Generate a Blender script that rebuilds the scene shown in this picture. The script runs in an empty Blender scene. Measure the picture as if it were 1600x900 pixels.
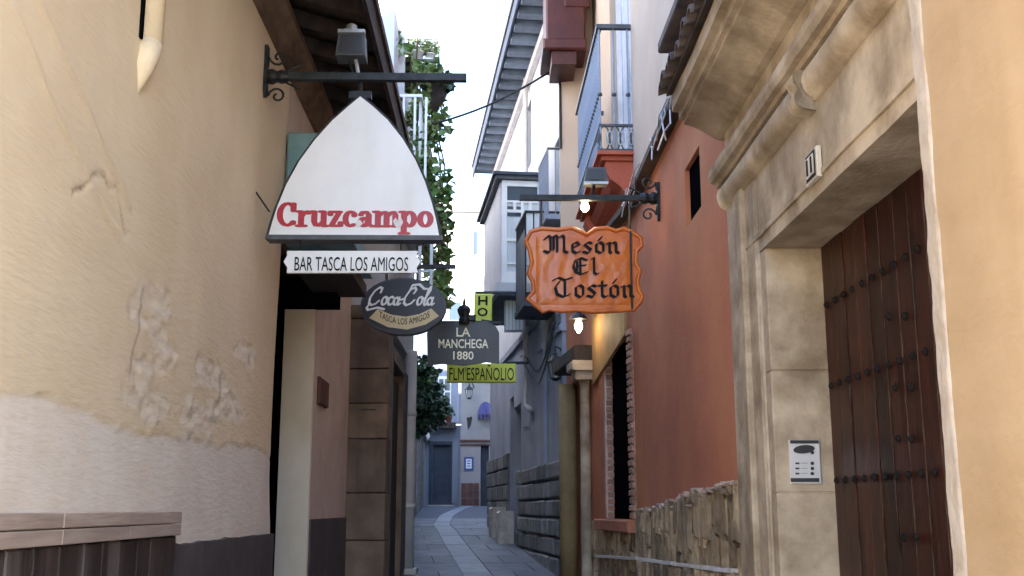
import bpy, math, random
from mathutils import Vector, Matrix, noise
random.seed(7)
SC = bpy.context.scene
COL = SC.collection
R = math.radians

# ------------------------------------------------------------ camera, sky, sun, exposure
FPX, PITCH, YAW, CAMZ = 1700.0, R(11.47), R(0.99), 1.5
cam = bpy.data.cameras.new('camera'); camo = bpy.data.objects.new('camera', cam); COL.objects.link(camo)
cam.sensor_width = 36; cam.lens = FPX / 1600 * 36; cam.clip_start = 0.05; cam.clip_end = 2000
camo.location = (0, 0, CAMZ); camo.rotation_euler = (math.pi / 2 + PITCH, 0, -YAW)
SC.camera = camo
SUN_EL, SUN_AZ = R(36), R(-25)          # azimuth from +X towards +Y: the sun stands to the right and behind
sd = Vector((math.cos(SUN_EL) * math.cos(SUN_AZ), math.cos(SUN_EL) * math.sin(SUN_AZ), math.sin(SUN_EL)))
W = bpy.data.worlds.new('World'); SC.world = W; W.use_nodes = True
wn = W.node_tree.nodes; wl_ = W.node_tree.links
sky = wn.new('ShaderNodeTexSky'); sky.sky_type = 'NISHITA'; sky.sun_disc = False
sky.sun_elevation = SUN_EL; sky.sun_rotation = math.atan2(sd.x, sd.y)
sky.air_density = 1.0; sky.dust_density = 1.0; sky.ozone_density = 2.0
wn['Background'].inputs['Strength'].default_value = 0.15
wl_.new(sky.outputs[0], wn['Background'].inputs['Color'])
sun = bpy.data.lights.new('sun', 'SUN'); sun.energy = 5.0; sun.angle = R(0.53); sun.color = (1.0, 0.93, 0.82)
suno = bpy.data.objects.new('sun', sun); COL.objects.link(suno)
suno.rotation_euler = sd.to_track_quat('Z', 'Y').to_euler(); suno.location = sd * 60
VS = SC.view_settings
SC.display_settings.display_device = 'sRGB'
VS.view_transform = 'Standard'; VS.look = 'None'; VS.gamma = 1.0; VS.use_curve_mapping = False
VS.exposure = 3.08
SC.render.engine = 'CYCLES'
SC.cycles.max_bounces = 8; SC.cycles.diffuse_bounces = 5

# ------------------------------------------------------------ measuring: a sight line of the surveyed camera meets a plane
CF = Vector((math.sin(YAW) * math.cos(PITCH), math.cos(YAW) * math.cos(PITCH), math.sin(PITCH)))
CR = Vector((math.cos(YAW), -math.sin(YAW), 0)); CU = CR.cross(CF)
C0 = Vector((0, 0, CAMZ))
def ray(px, py): return CF + CR * ((px - 800) / FPX) + CU * ((450 - py) / FPX)
def PY(px, py, Y): d = ray(px, py); return C0 + d * (Y / d.y)
def PX(px, py, X): d = ray(px, py); return C0 + d * (X / d.x)
def PL(px, py, a, b):          # vertical plane through ground points a, b
    n = Vector((-(b[1] - a[1]), b[0] - a[0], 0)); d = ray(px, py)
    return C0 + d * (n.dot(Vector((a[0], a[1], 0)) - C0) / n.dot(d))
def gz(y):
    if y < 0: return 0.0
    if y < 20: return .055 * y
    if y < 38: return 1.1 + (y - 20) * .5 / 18
    return 1.6

# ------------------------------------------------------------ materials
MATS = {}
def newmat(name):
    m = bpy.data.materials.new(name); m.use_nodes = True; MATS[name] = m
    nt = m.node_tree; return m, nt, nt.nodes, nt.links, nt.nodes['Principled BSDF']
def c4(c): return (c[0], c[1], c[2], 1)
def surf(name, c1, c2, scale=3.0, rough=.85, bump=.3, bscale=40, vary=.0, streak=0.0, c3=None, stretch=(1, 1, 1), metal=0.0, bdist=.01, spec=.4, contrast=(.35, .65), coat=0, sscale=(6, 6, .7)):
    """colour mottled between c1 and c2 (c3: stains), fine relief, per-piece variation"""
    m, nt, N, L, B = newmat(name)
    tc = N.new('ShaderNodeTexCoord'); mp = N.new('ShaderNodeMapping'); mp.inputs['Scale'].default_value = stretch
    L.new(tc.outputs['Object'], mp.inputs['Vector'])
    n1 = N.new('ShaderNodeTexNoise'); n1.inputs['Scale'].default_value = scale; n1.inputs['Detail'].default_value = 7; n1.inputs['Roughness'].default_value = .62
    L.new(mp.outputs[0], n1.inputs['Vector'])
    rp = N.new('ShaderNodeValToRGB'); rp.color_ramp.elements[0].position = contrast[0]; rp.color_ramp.elements[1].position = contrast[1]
    rp.color_ramp.elements[0].color = c4(c1); rp.color_ramp.elements[1].color = c4(c2)
    L.new(n1.outputs[0], rp.inputs[0]); col = rp.outputs[0]
    if c3:
        m2 = N.new('ShaderNodeMapping'); m2.inputs['Scale'].default_value = sscale; L.new(tc.outputs['Object'], m2.inputs['Vector'])
        n3 = N.new('ShaderNodeTexNoise'); n3.inputs['Scale'].default_value = 1.0; n3.inputs['Detail'].default_value = 6; L.new(m2.outputs[0], n3.inputs['Vector'])
        r3 = N.new('ShaderNodeValToRGB'); r3.color_ramp.elements[0].position = .5; r3.color_ramp.elements[1].position = .78
        r3.color_ramp.elements[0].color = (0, 0, 0, 1); r3.color_ramp.elements[1].color = (streak, streak, streak, 1)
        L.new(n3.outputs[0], r3.inputs[0])
        mx = N.new('ShaderNodeMix'); mx.data_type = 'RGBA'; L.new(r3.outputs[0], mx.inputs['Factor']); L.new(col, mx.inputs[6]); mx.inputs[7].default_value = c4(c3)
        col = mx.outputs[2]
    if vary:
        oi = N.new('ShaderNodeObjectInfo'); mr = N.new('ShaderNodeMapRange'); mr.inputs[3].default_value = 1 - vary; mr.inputs[4].default_value = 1 + vary
        L.new(oi.outputs['Random'], mr.inputs[0])
        hs = N.new('ShaderNodeHueSaturation'); L.new(mr.outputs[0], hs.inputs['Value']); L.new(col, hs.inputs['Color']); col = hs.outputs[0]
    L.new(col, B.inputs['Base Color'])
    B.inputs['Roughness'].default_value = rough; B.inputs['Metallic'].default_value = metal; B.inputs['Specular IOR Level'].default_value = spec
    if coat: B.inputs['Coat Weight'].default_value = coat; B.inputs['Coat Roughness'].default_value = .12
    if bump:
        n2 = N.new('ShaderNodeTexNoise'); n2.inputs['Scale'].default_value = bscale; n2.inputs['Detail'].default_value = 5
        L.new(mp.outputs[0], n2.inputs['Vector'])
        bp = N.new('ShaderNodeBump'); bp.inputs['Strength'].default_value = bump; bp.inputs['Distance'].default_value = bdist
        L.new(n2.outputs[0], bp.inputs['Height']); L.new(bp.outputs[0], B.inputs['Normal'])
    return m
def plain(name, c, rough=.5, metal=0, emit=0, ecol=None, spec=.5):
    m, nt, N, L, B = newmat(name)
    B.inputs['Base Color'].default_value = c4(c); B.inputs['Roughness'].default_value = rough; B.inputs['Metallic'].default_value = metal
    B.inputs['Specular IOR Level'].default_value = spec
    if emit: B.inputs['Emission Color'].default_value = c4(ecol or c); B.inputs['Emission Strength'].default_value = emit
    return m
M = {}
M['dado'] = surf('dado_paint', (.055, .043, .042), (.095, .078, .075), 3, .7, .4, 30, c3=(.16, .15, .16), streak=.4, sscale=(3, 3, 2))
M['cream2'] = surf('pink_cream_plaster', (.50, .37, .29), (.62, .49, .39), 2.5, .9, .5, 45, c3=(.55, .5, .46), streak=.5)
M['pillar'] = surf('worn_pillar_plaster', (.58, .48, .35), (.68, .60, .49), 1.6, .9, .3, 40, c3=(.62, .58, .55), streak=.7)
M['ochre'] = surf('ochre_plaster', (.31, .215, .12), (.38, .275, .17), 2, .9, .35, 42, stretch=(1, .5, 1), bdist=.01, c3=(.50, .385, .26), streak=.5, sscale=(3, 3, .5))
M['palecorner'] = surf('bare_corner_plaster', (.30, .25, .20), (.44, .39, .34), 7, .9, .6, 30, c3=(.36, .32, .31), streak=.7, sscale=(6, 6, 1.5))
M['portal'] = surf('portal_stone', (.235, .175, .11), (.50, .41, .30), 3.4, .85, .5, 45, c3=(.13, .09, .055), streak=.9, sscale=(3, 1.6, 1.3), contrast=(.36, .62))
M['red'] = surf('red_render', (.37, .118, .056), (.49, .18, .09), 1.1, .85, .3, 40, c3=(.54, .24, .095), streak=.75, stretch=(1, .6, .8), sscale=(2.2, 1.1, .55), contrast=(.38, .62))
M['peach'] = surf('peach_render', (.52, .375, .275), (.58, .435, .33), 1.5, .9, .2, 30, c3=(.55, .42, .33), streak=.4)
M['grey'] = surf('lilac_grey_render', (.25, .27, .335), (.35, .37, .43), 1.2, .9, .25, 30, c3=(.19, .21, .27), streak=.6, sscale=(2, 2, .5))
M['greyup'] = surf('white_grey_render', (.50, .50, .53), (.60, .60, .62), 1.6, .9, .2, 30, c3=(.40, .40, .43), streak=.5, sscale=(3, 3, .5))
M['greystone'] = surf('rusticated_stone', (.13, .125, .13), (.25, .24, .235), 5, .9, .6, 25, vary=.35, bdist=.02)
M['rubble'] = surf('splinter_stone', (.115, .076, .042), (.40, .295, .185), 7, .85, .9, 26, vary=.45, stretch=(1, 1, .6), bdist=.03)
M['ledge'] = surf('pale_ledge_stone', (.42, .38, .33), (.60, .55, .50), 8, .8, .4, 30)
M['brownstone'] = surf('brown_facing_stone', (.105, .07, .045), (.20, .135, .09), 3, .7, .4, 18, vary=.22, c3=(.05, .035, .028), streak=.7)
M['brick'] = surf('thin_brick', (.30, .15, .10), (.42, .25, .18), 12, .85, .5, 50, vary=.25)
M['mortar'] = surf('pale_mortar', (.45, .38, .33), (.55, .48, .43), 12, .9, .4, 50)
M['sill'] = surf('terracotta_sill', (.34, .12, .06), (.45, .18, .10), 8, .7, .3, 40)
M['door'] = surf('dark_red_wood', (.009, .0022, .0013), (.046, .0095, .004), 5, .4, .3, 30, vary=.4, stretch=(6, 6, .5), spec=.3)
M['woodgrey'] = surf('weathered_board', (.33, .245, .19), (.46, .36, .29), 5, .7, .3, 20, vary=.1, stretch=(3, .4, 4))
M['wooddark'] = surf('dark_board', (.02, .013, .011), (.055, .036, .03), 5, .5, .4, 20, vary=.3, c3=(.35, .31, .29), streak=.45, stretch=(4, 4, .6))
M['eavewood'] = surf('dark_eave_timber', (.012, .008, .007), (.04, .024, .018), 5, .7, .4, 20, vary=.35, stretch=(3, 3, 1))
M['cornice'] = surf('brown_cornice', (.085, .055, .035), (.19, .13, .085), 4, .8, .3, 20, c3=(.08, .05, .03), streak=.6)
M['iron'] = surf('black_iron', (.010, .012, .013), (.028, .031, .034), 20, .5, .3, 60, metal=.3)
M['ironblue'] = surf('grey_blue_painted_iron', (.20, .23, .30), (.30, .33, .40), 10, .45, .2, 60)
M['ironrail'] = surf('dark_grey_iron', (.045, .05, .058), (.085, .09, .10), 10, .5, .2, 60)
M['galv'] = surf('galvanised_metal', (.30, .31, .33), (.45, .46, .48), 10, .4, .15, 60, metal=.6)
M['whitepaint'] = surf('white_paint', (.70, .70, .70), (.80, .80, .79), 3, .5, .1, 40)
M['pipe'] = surf('white_drainpipe', (.50, .47, .46), (.62, .59, .57), 4, .5, .15, 40, c3=(.36, .33, .31), streak=.5)
M['teal'] = surf('teal_paint', (.13, .25, .27), (.21, .35, .37), 4, .6, .2, 30, c3=(.07, .11, .12), streak=.5)
M['signwhite'] = surf('sign_acrylic_white', (.70, .70, .70), (.78, .78, .78), 2, .3, .03, 40, c3=(.58, .55, .48), streak=.45, sscale=(5, 5, 1.2))
M['signblack'] = plain('letter_black', (.008, .008, .009), .6, spec=.15)
M['signgrey'] = surf('sign_charcoal', (.030, .029, .034), (.048, .046, .052), 3, .35, .05, 30)
M['redpaint'] = plain('letter_red', (.36, .008, .022), .4)
M['silver'] = surf('faded_letter_patch', (.55, .5, .5), (.7, .66, .66), 10, .5, .1, 40)
M['letterwhite'] = plain('letter_white', (.80, .78, .72), .45)
M['gold'] = surf('ribbon_cream', (.60, .46, .24), (.72, .58, .34), 4, .4, .05, 30)
M['cream_letter'] = plain('letter_cream', (.95, .90, .68), .5)
M['barrel'] = surf('barrel_print', (.24, .12, .035), (.50, .30, .10), 3, .5, .05, 20, stretch=(1, 1, 6))
M['orange'] = surf('glazed_orange_board', (.50, .105, .008), (.66, .175, .015), 3, .35, .4, 18, bdist=.012, c3=(.30, .05, .006), streak=.5, coat=.25, sscale=(8, 8, 8))
M['lime'] = surf('lime_sign', (.60, .67, .045), (.76, .81, .09), 3, .4, .05, 30)
M['darkred'] = surf('maroon_painted_wood', (.055, .010, .008), (.085, .018, .013), 4, .5, .2, 20)
M['redorange'] = surf('red_balcony_corbel', (.36, .065, .028), (.47, .10, .045), 4, .6, .2, 20)
M['tile'] = surf('dark_roof_tile', (.03, .022, .02), (.085, .06, .05), 6, .8, .4, 30, vary=.4)
M['eaveblue'] = surf('blue_grey_eave_board', (.075, .10, .145), (.13, .165, .22), 4, .7, .3, 20, vary=.25)
M['eavedark'] = surf('blue_black_eave', (.022, .032, .052), (.045, .06, .09), 4, .6, .3, 20)
M['black'] = plain('unlit_interior', (.004, .004, .005), .95, spec=0)  # near-black colour stands in for shade in voids and the pipe gap
M['glass'] = plain('window_glass', (.06, .08, .10), .08)
M['curtain'] = surf('pale_curtain', (.5, .54, .58), (.66, .69, .72), 3, .8, .1, 10, stretch=(9, 9, .4))
M['slab'] = surf('street_slab', (.085, .092, .115), (.14, .15, .18), 4, .65, .4, 30, vary=.2)
M['channel'] = surf('pale_channel_slab', (.19, .205, .24), (.26, .275, .31), 5, .65, .3, 30, vary=.12)
M['joint'] = surf('street_bed', (.07, .077, .097), (.115, .122, .148), 6, .9, .5, 30)
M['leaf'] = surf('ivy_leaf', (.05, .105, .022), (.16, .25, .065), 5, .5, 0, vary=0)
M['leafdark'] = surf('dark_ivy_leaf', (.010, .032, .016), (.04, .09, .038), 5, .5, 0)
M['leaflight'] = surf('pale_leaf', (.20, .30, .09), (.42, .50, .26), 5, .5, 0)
M['stem'] = surf('woody_stem', (.06, .04, .025), (.12, .08, .05), 8, .9, .3, 30)
M['pot'] = surf('terracotta_pot', (.20, .06, .04), (.30, .10, .065), 6, .8, .2, 30)
M['flower'] = plain('white_petal', (.85, .85, .86), .6)
M['bulb'] = plain('lit_bulb', (1, .92, .7), .3, 0, 5, (1, .83, .5))
M['bulb2'] = plain('lit_lantern_bulb', (1, .85, .6), .3, 0, 5, (1, .76, .42))
M['lampglass'] = plain('lamp_glass', (.30, .30, .28), .2)
M['farwhite_shaded'] = surf('shade_toned_white_wall', (.20, .225, .28), (.27, .295, .35), .6, .9, .1, 20, c3=(.24, .26, .32), streak=.6)  # deep shade of the lane end is put into this darker, bluer white
M['farcream_shaded'] = surf('shade_toned_cream_wall', (.28, .26, .25), (.35, .325, .31), 1, .9, .1, 20, c3=(.28, .26, .25), streak=.6)  # cream darkened in colour for the shade at the lane end
M['farbase'] = surf('brown_tile_base', (.07, .028, .022), (.12, .05, .04), 3, .7, .2, 20, vary=.3)
M['fardoor'] = surf('dark_blue_door', (.022, .032, .055), (.04, .055, .085), 3, .5, .2, 20)
M['darkleft'] = surf('dark_shop_front', (.035, .037, .045), (.085, .088, .10), 2, .8, .2, 20, c3=(.03, .03, .035), streak=.5)
M['purple'] = surf('violet_awning', (.04, .033, .115), (.065, .055, .16), 3, .8, .1, 20)
M['paper'] = surf('notice_paper', (.66, .70, .76), (.75, .78, .82), 5, .6, .05, 20)
M['noticeblue'] = plain('notice_blue', (.04, .07, .22), .5)
M['steel'] = surf('steel_plate', (.58, .58, .59), (.68, .68, .69), 4, .35, .05, 40, metal=.2)
M['steeldark'] = plain('dark_plastic', (.03, .03, .035), .4)
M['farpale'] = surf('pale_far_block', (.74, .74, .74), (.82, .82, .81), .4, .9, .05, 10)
M['postwood'] = surf('yellow_brown_post', (.20, .13, .055), (.32, .215, .10), 3, .8, .3, 20, c3=(.07, .05, .03), streak=.6)
M['glowpanel'] = surf('lamp_glow_board', (.30, .165, .055), (.42, .25, .10), 3, .7, .3, 20, c3=(.16, .08, .03), streak=.6)  # orange glow of the doorway lamp is put into this wood colour
M['bounce_ground'] = surf('pale_bounce_paving', (.36, .31, .25), (.46, .41, .34), 1.5, .8, .2, 20)
M['rimstone'] = surf('pale_rim_stone', (.34, .24, .185), (.52, .40, .33), 9, .85, .6, 30, vary=.25)
M['studiron'] = surf('stud_iron', (.005, .004, .004), (.014, .012, .011), 20, .7, .2, 60, spec=.15)
M['ctile'] = surf('number_tile_white', (.48, .44, .37), (.56, .52, .45), 10, .3, .05, 20)

# near cream wall: painted coat above, bare pale plaster below a ragged diagonal line, both slightly worn
def cream_wall():
    m, nt, N, L, B = newmat('cream_wall_plaster')
    tc = N.new('ShaderNodeTexCoord'); at = N.new('ShaderNodeAttribute'); at.attribute_name = 'bare'
    def noi(s, d=6, st=(1, 1, 1), ro=.6):
        mp = N.new('ShaderNodeMapping'); mp.inputs['Scale'].default_value = st; L.new(tc.outputs['Object'], mp.inputs[0])
        n = N.new('ShaderNodeTexNoise'); n.inputs['Scale'].default_value = s; n.inputs['Detail'].default_value = d; n.inputs['Roughness'].default_value = ro
        L.new(mp.outputs[0], n.inputs['Vector']); return n.outputs[0]
    def ramp(src, a, ca, b, cb):
        r = N.new('ShaderNodeValToRGB'); r.color_ramp.elements[0].position = a; r.color_ramp.elements[1].position = b
        r.color_ramp.elements[0].color = c4(ca); r.color_ramp.elements[1].color = c4(cb); L.new(src, r.inputs[0]); return r.outputs[0]
    paint = ramp(noi(1.6), .33, (.68, .535, .345), .70, (.76, .625, .43))
    bare = ramp(noi(3.5), .35, (.73, .63, .51), .7, (.80, .72, .61))
    mx = N.new('ShaderNodeMix'); mx.data_type = 'RGBA'; L.new(at.outputs['Fac'], mx.inputs['Factor']); L.new(paint, mx.inputs[6]); L.new(bare, mx.inputs[7])
    st = ramp(noi(1.0, 6, (5, 5, .5)), .52, (0, 0, 0), .8, (.4, .4, .4))
    m2 = N.new('ShaderNodeMix'); m2.data_type = 'RGBA'; L.new(st, m2.inputs['Factor']); L.new(mx.outputs[2], m2.inputs[6]); m2.inputs[7].default_value = (.66, .54, .42, 1)
    ck = N.new('ShaderNodeAttribute'); ck.attribute_name = 'crack'
    m3 = N.new('ShaderNodeMix'); m3.data_type = 'RGBA'; L.new(ck.outputs['Fac'], m3.inputs['Factor']); L.new(m2.outputs[2], m3.inputs[6]); m3.inputs[7].default_value = (.22, .14, .085, 1)
    L.new(m3.outputs[2], B.inputs['Base Color']); B.inputs['Roughness'].default_value = .9; B.inputs['Specular IOR Level'].default_value = .25
    b1 = N.new('ShaderNodeBump'); b1.inputs['Strength'].default_value = .45; b1.inputs['Distance'].default_value = .01; L.new(noi(46, 5, (1, .22, 1)), b1.inputs['Height'])
    L.new(b1.outputs[0], B.inputs['Normal'])
    return m
M['cream'] = cream_wall()

# ------------------------------------------------------------ mesh building
WL = {}
def wloc(o): return WL.get(o.name, Vector((0, 0, 0))) if o else Vector((0, 0, 0))
class MB:
    def __init__(s): s.v = []; s.f = []
    def add(s, vs, fs):
        b = len(s.v); s.v += [Vector(v) for v in vs]; s.f += [tuple(i + b for i in f) for f in fs]; return s
    def box(s, x0, x1, y0, y1, z0, z1):
        return s.add([(x0, y0, z0), (x1, y0, z0), (x1, y1, z0), (x0, y1, z0), (x0, y0, z1), (x1, y0, z1), (x1, y1, z1), (x0, y1, z1)],
                     [(0, 3, 2, 1), (4, 5, 6, 7), (0, 1, 5, 4), (1, 2, 6, 5), (2, 3, 7, 6), (3, 0, 4, 7)])
    def obox(s, o, ux, uy, uz, a, b, c):      # box from corner o along unit axes
        o = Vector(o); A, B_, C = ux * a, uy * b, uz * c
        vs = [o, o + A, o + A + B_, o + B_, o + C, o + A + C, o + A + B_ + C, o + B_ + C]
        return s.add(vs, [(0, 3, 2, 1), (4, 5, 6, 7), (0, 1, 5, 4), (1, 2, 6, 5), (2, 3, 7, 6), (3, 0, 4, 7)])
    def cbox(s, o, ux, uy, uz, a, b, c, ch, jit=0):   # chamfered towards -uy (the face seen): front face inset by ch
        o = Vector(o); j = lambda: random.uniform(-jit, jit)
        vs = []
        for (y, k) in ((b, 0), (ch, 0), (0, ch)):
            for (x, z) in ((k, k), (a - k, k), (a - k, c - k), (k, c - k)):
                vs.append(o + ux * (x + (j() if y < b else 0)) + uy * (y + (j() if k else 0)) + uz * (z + (j() if y < b else 0)))
        return s.add(vs, [(0, 1, 5, 4), (1, 2, 6, 5), (2, 3, 7, 6), (3, 0, 4, 7), (4, 5, 9, 8), (5, 6, 10, 9), (6, 7, 11, 10), (7, 4, 8, 11), (8, 9, 10, 11), (3, 2, 1, 0)])
    def prism(s, poly, d):                    # poly: 3D points, extruded by vector d
        n = len(poly); d = Vector(d); vs = [Vector(p) for p in poly] + [Vector(p) + d for p in poly]
        return s.add(vs, [tuple(range(n)), tuple(range(2 * n - 1, n - 1, -1))] + [(i, i + n, (i + 1) % n + n, (i + 1) % n) for i in range(n)])
    def tube(s, path, r, n=8, cap=True):
        path = [Vector(p) for p in path]; k = len(path); rs = r if isinstance(r, (list, tuple)) else [r] * k
        b = len(s.v); prev = None
        for i, p in enumerate(path):
            t = (path[min(i + 1, k - 1)] - path[max(i - 1, 0)]).normalized()
            if prev is None:
                u = t.cross(Vector((0, 0, 1)))
                if u.length < .05: u = t.cross(Vector((0, 1, 0)))
            else: u = prev - t * prev.dot(t)
            u.normalize(); prev = u; w = t.cross(u)
            for q in range(n):
                a = 2 * math.pi * q / n; s.v.append(p + (u * math.cos(a) + w * math.sin(a)) * rs[i])
        for i in range(k - 1):
            for q in range(n):
                s.f.append((b + i * n + q, b + i * n + (q + 1) % n, b + (i + 1) * n + (q + 1) % n, b + (i + 1) * n + q))
        if cap: s.f.append(tuple(b + q for q in range(n - 1, -1, -1))); s.f.append(tuple(b + (k - 1) * n + q for q in range(n)))
        return s
    def lathe(s, o, prof, n=12, axis=Vector((0, 0, 1))):
        o = Vector(o); q = axis.to_track_quat('Z', 'Y'); b = len(s.v); k = len(prof)
        for (r, z) in prof:
            for i in range(n):
                a = 2 * math.pi * i / n; s.v.append(o + q @ Vector((r * math.cos(a), r * math.sin(a), z)))
        for j in range(k - 1):
            for i in range(n): s.f.append((b + j * n + i, b + j * n + (i + 1) % n, b + (j + 1) * n + (i + 1) % n, b + (j + 1) * n + i))
        s.f.append(tuple(b + i for i in range(n - 1, -1, -1))); s.f.append(tuple(b + (k - 1) * n + i for i in range(n)))
        return s
    def extr(s, prof, y0, y1, n=1, jit=0):     # profile [(x,z)] swept along Y
        k = len(prof); b = len(s.v)
        for i in range(n + 1):
            y = y0 + (y1 - y0) * i / n
            for (x, z) in prof: s.v.append(Vector((x + (noise.noise(Vector((x * 9, y * 4, z * 9))) * jit), y, z + noise.noise(Vector((x * 9 + 5, y * 4, z * 9))) * jit)))
        for i in range(n):
            for j in range(k - 1): s.f.append((b + i * k + j, b + i * k + j + 1, b + (i + 1) * k + j + 1, b + (i + 1) * k + j))
        s.f.append(tuple(b + j for j in range(k))); s.f.append(tuple(b + n * k + j for j in range(k - 1, -1, -1)))
        return s
    def build(s, name, mat, parent=None, smooth=False, kind=None):
        o = wloc(parent); me = bpy.data.meshes.new(name)
        me.from_pydata([tuple(v - o) for v in s.v], [], s.f)
        me.materials.append(M[mat] if isinstance(mat, str) else mat)
        if smooth: me.polygons.foreach_set('use_smooth', [True] * len(me.polygons))
        ob = bpy.data.objects.new(name, me); COL.objects.link(ob)
        if parent: ob.parent = parent; WL[ob.name] = o
        if kind: ob['kind'] = kind
        return ob
def thing(name, label, cat, loc, group=None):
    e = bpy.data.objects.new(name, None); COL.objects.link(e); e.location = loc; e.empty_display_size = .2
    e['label'] = label; e['category'] = cat
    if group: e['group'] = group
    WL[e.name] = Vector(loc); return e
def tag(o, label, cat, group=None):
    o['label'] = label; o['category'] = cat
    if group: o['group'] = group
    return o
def structure(o): o['kind'] = 'structure'; return o
def V(*a): return Vector(a)
XA, YA, ZA = V(1, 0, 0), V(0, 1, 0), V(0, 0, 1)
def dup(o, parent, dloc):                     # alike piece: same mesh, new place
    c = o.copy(); COL.objects.link(c); c.parent = parent; WL[c.name] = wloc(parent); c.location = o.location + V(*dloc); return c

def panel(p0, p1, z0, z1, thick, inn, holes=()):
    """upright wall sheet from p0 to p1, holes (u0,u1,z0,z1) with reveals of the wall's thickness; inn = inward horizontal normal"""
    mb = MB(); a = V(p0[0], p0[1], 0); d = V(p1[0], p1[1], 0) - a; L = d.length; d.normalize()
    us = sorted({0, L} | {h[0] for h in holes} | {h[1] for h in holes}); zs = sorted({z0, z1} | {h[2] for h in holes} | {h[3] for h in holes})
    us = [u for u in us if 0 <= u <= L]; zs = [z for z in zs if z0 <= z <= z1]
    P = lambda u, z, t: a + d * u + inn * t + ZA * z
    for i in range(len(us) - 1):
        for j in range(len(zs) - 1):
            cu, cz = (us[i] + us[i + 1]) / 2, (zs[j] + zs[j + 1]) / 2
            if any(h[0] < cu < h[1] and h[2] < cz < h[3] for h in holes): continue
            mb.add([P(us[i], zs[j], 0), P(us[i + 1], zs[j], 0), P(us[i + 1], zs[j + 1], 0), P(us[i], zs[j + 1], 0)], [(0, 1, 2, 3)])
    for h in holes:
        for (q, w) in (((h[0], h[2]), (h[0], h[3])), ((h[1], h[2]), (h[1], h[3])), ((h[0], h[3]), (h[1], h[3])), ((h[0], h[2]), (h[1], h[2]))):
            mb.add([P(*q, 0), P(*w, 0), P(*w, thick), P(*q, thick)], [(0, 1, 2, 3)])
    for (q, w) in (((0, z0), (0, z1)), ((L, z0), (L, z1)), ((0, z1), (L, z1))):
        mb.add([P(*q, 0), P(*w, 0), P(*w, thick), P(*q, thick)], [(0, 1, 2, 3)])
    return mb

# ------------------------------------------------------------ lettering
def bftext(s, bold=0.0):
    cu = bpy.data.curves.new('lettering', 'FONT'); cu.body = s; cu.extrude = .5; cu.offset = bold; cu.resolution_u = 3
    ob = bpy.data.objects.new('lettering', cu); COL.objects.link(ob); bpy.context.view_layer.update()
    me = bpy.data.meshes.new_from_object(ob.evaluated_get(bpy.context.evaluated_depsgraph_get()))
    vs = [v.co.copy() for v in me.vertices]; fs = [tuple(p.vertices) for p in me.polygons]
    bpy.data.objects.remove(ob); bpy.data.curves.remove(cu); bpy.data.meshes.remove(me)
    return vs, fs
def hull2(pts):
    pts = sorted(set((round(p[0], 5), round(p[1], 5)) for p in pts)); cr = lambda o, a, b: (a[0] - o[0]) * (b[1] - o[1]) - (a[1] - o[1]) * (b[0] - o[0])
    lo, up = [], []
    for p in pts:
        while len(lo) > 1 and cr(lo[-2], lo[-1], p) <= 0: lo.pop()
        lo.append(p)
    for p in reversed(pts):
        while len(up) > 1 and cr(up[-2], up[-1], p) <= 0: up.pop()
        up.append(p)
    return lo[:-1] + up[:-1]
def arc(cx, cy, rx, ry, a0, a1, n=10): return [(cx + rx * math.cos(R(a0 + (a1 - a0) * i / n)), cy + ry * math.sin(R(a0 + (a1 - a0) * i / n))) for i in range(n + 1)]
def strokes(lines, wide, thin, ang):
    """pen strokes of a broad nib: each segment the hull of the nib at both its ends"""
    ca, sa = math.cos(R(ang)), math.sin(R(ang))
    nib = [(ca * wide / 2 * math.cos(t) - sa * thin / 2 * math.sin(t), sa * wide / 2 * math.cos(t) + ca * thin / 2 * math.sin(t)) for t in [math.pi / 4 * k for k in range(8)]]
    vs, fs = [], []; k = 0
    for ln in lines:
        for p, q in zip(ln, ln[1:]):
            h = hull2([(p[0] + a, p[1] + b) for a, b in nib] + [(q[0] + a, q[1] + b) for a, b in nib])
            b0 = len(vs); n = len(h); k += 1; zz = .5 + .012 * (k % 40)
            vs += [V(x, y, zz) for x, y in h] + [V(x, y, -.5) for x, y in h]
            fs += [tuple(b0 + i for i in range(n))] + [(b0 + i, b0 + n + i, b0 + n + (i + 1) % n, b0 + (i + 1) % n) for i in range(n)]
    return vs, fs
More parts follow.
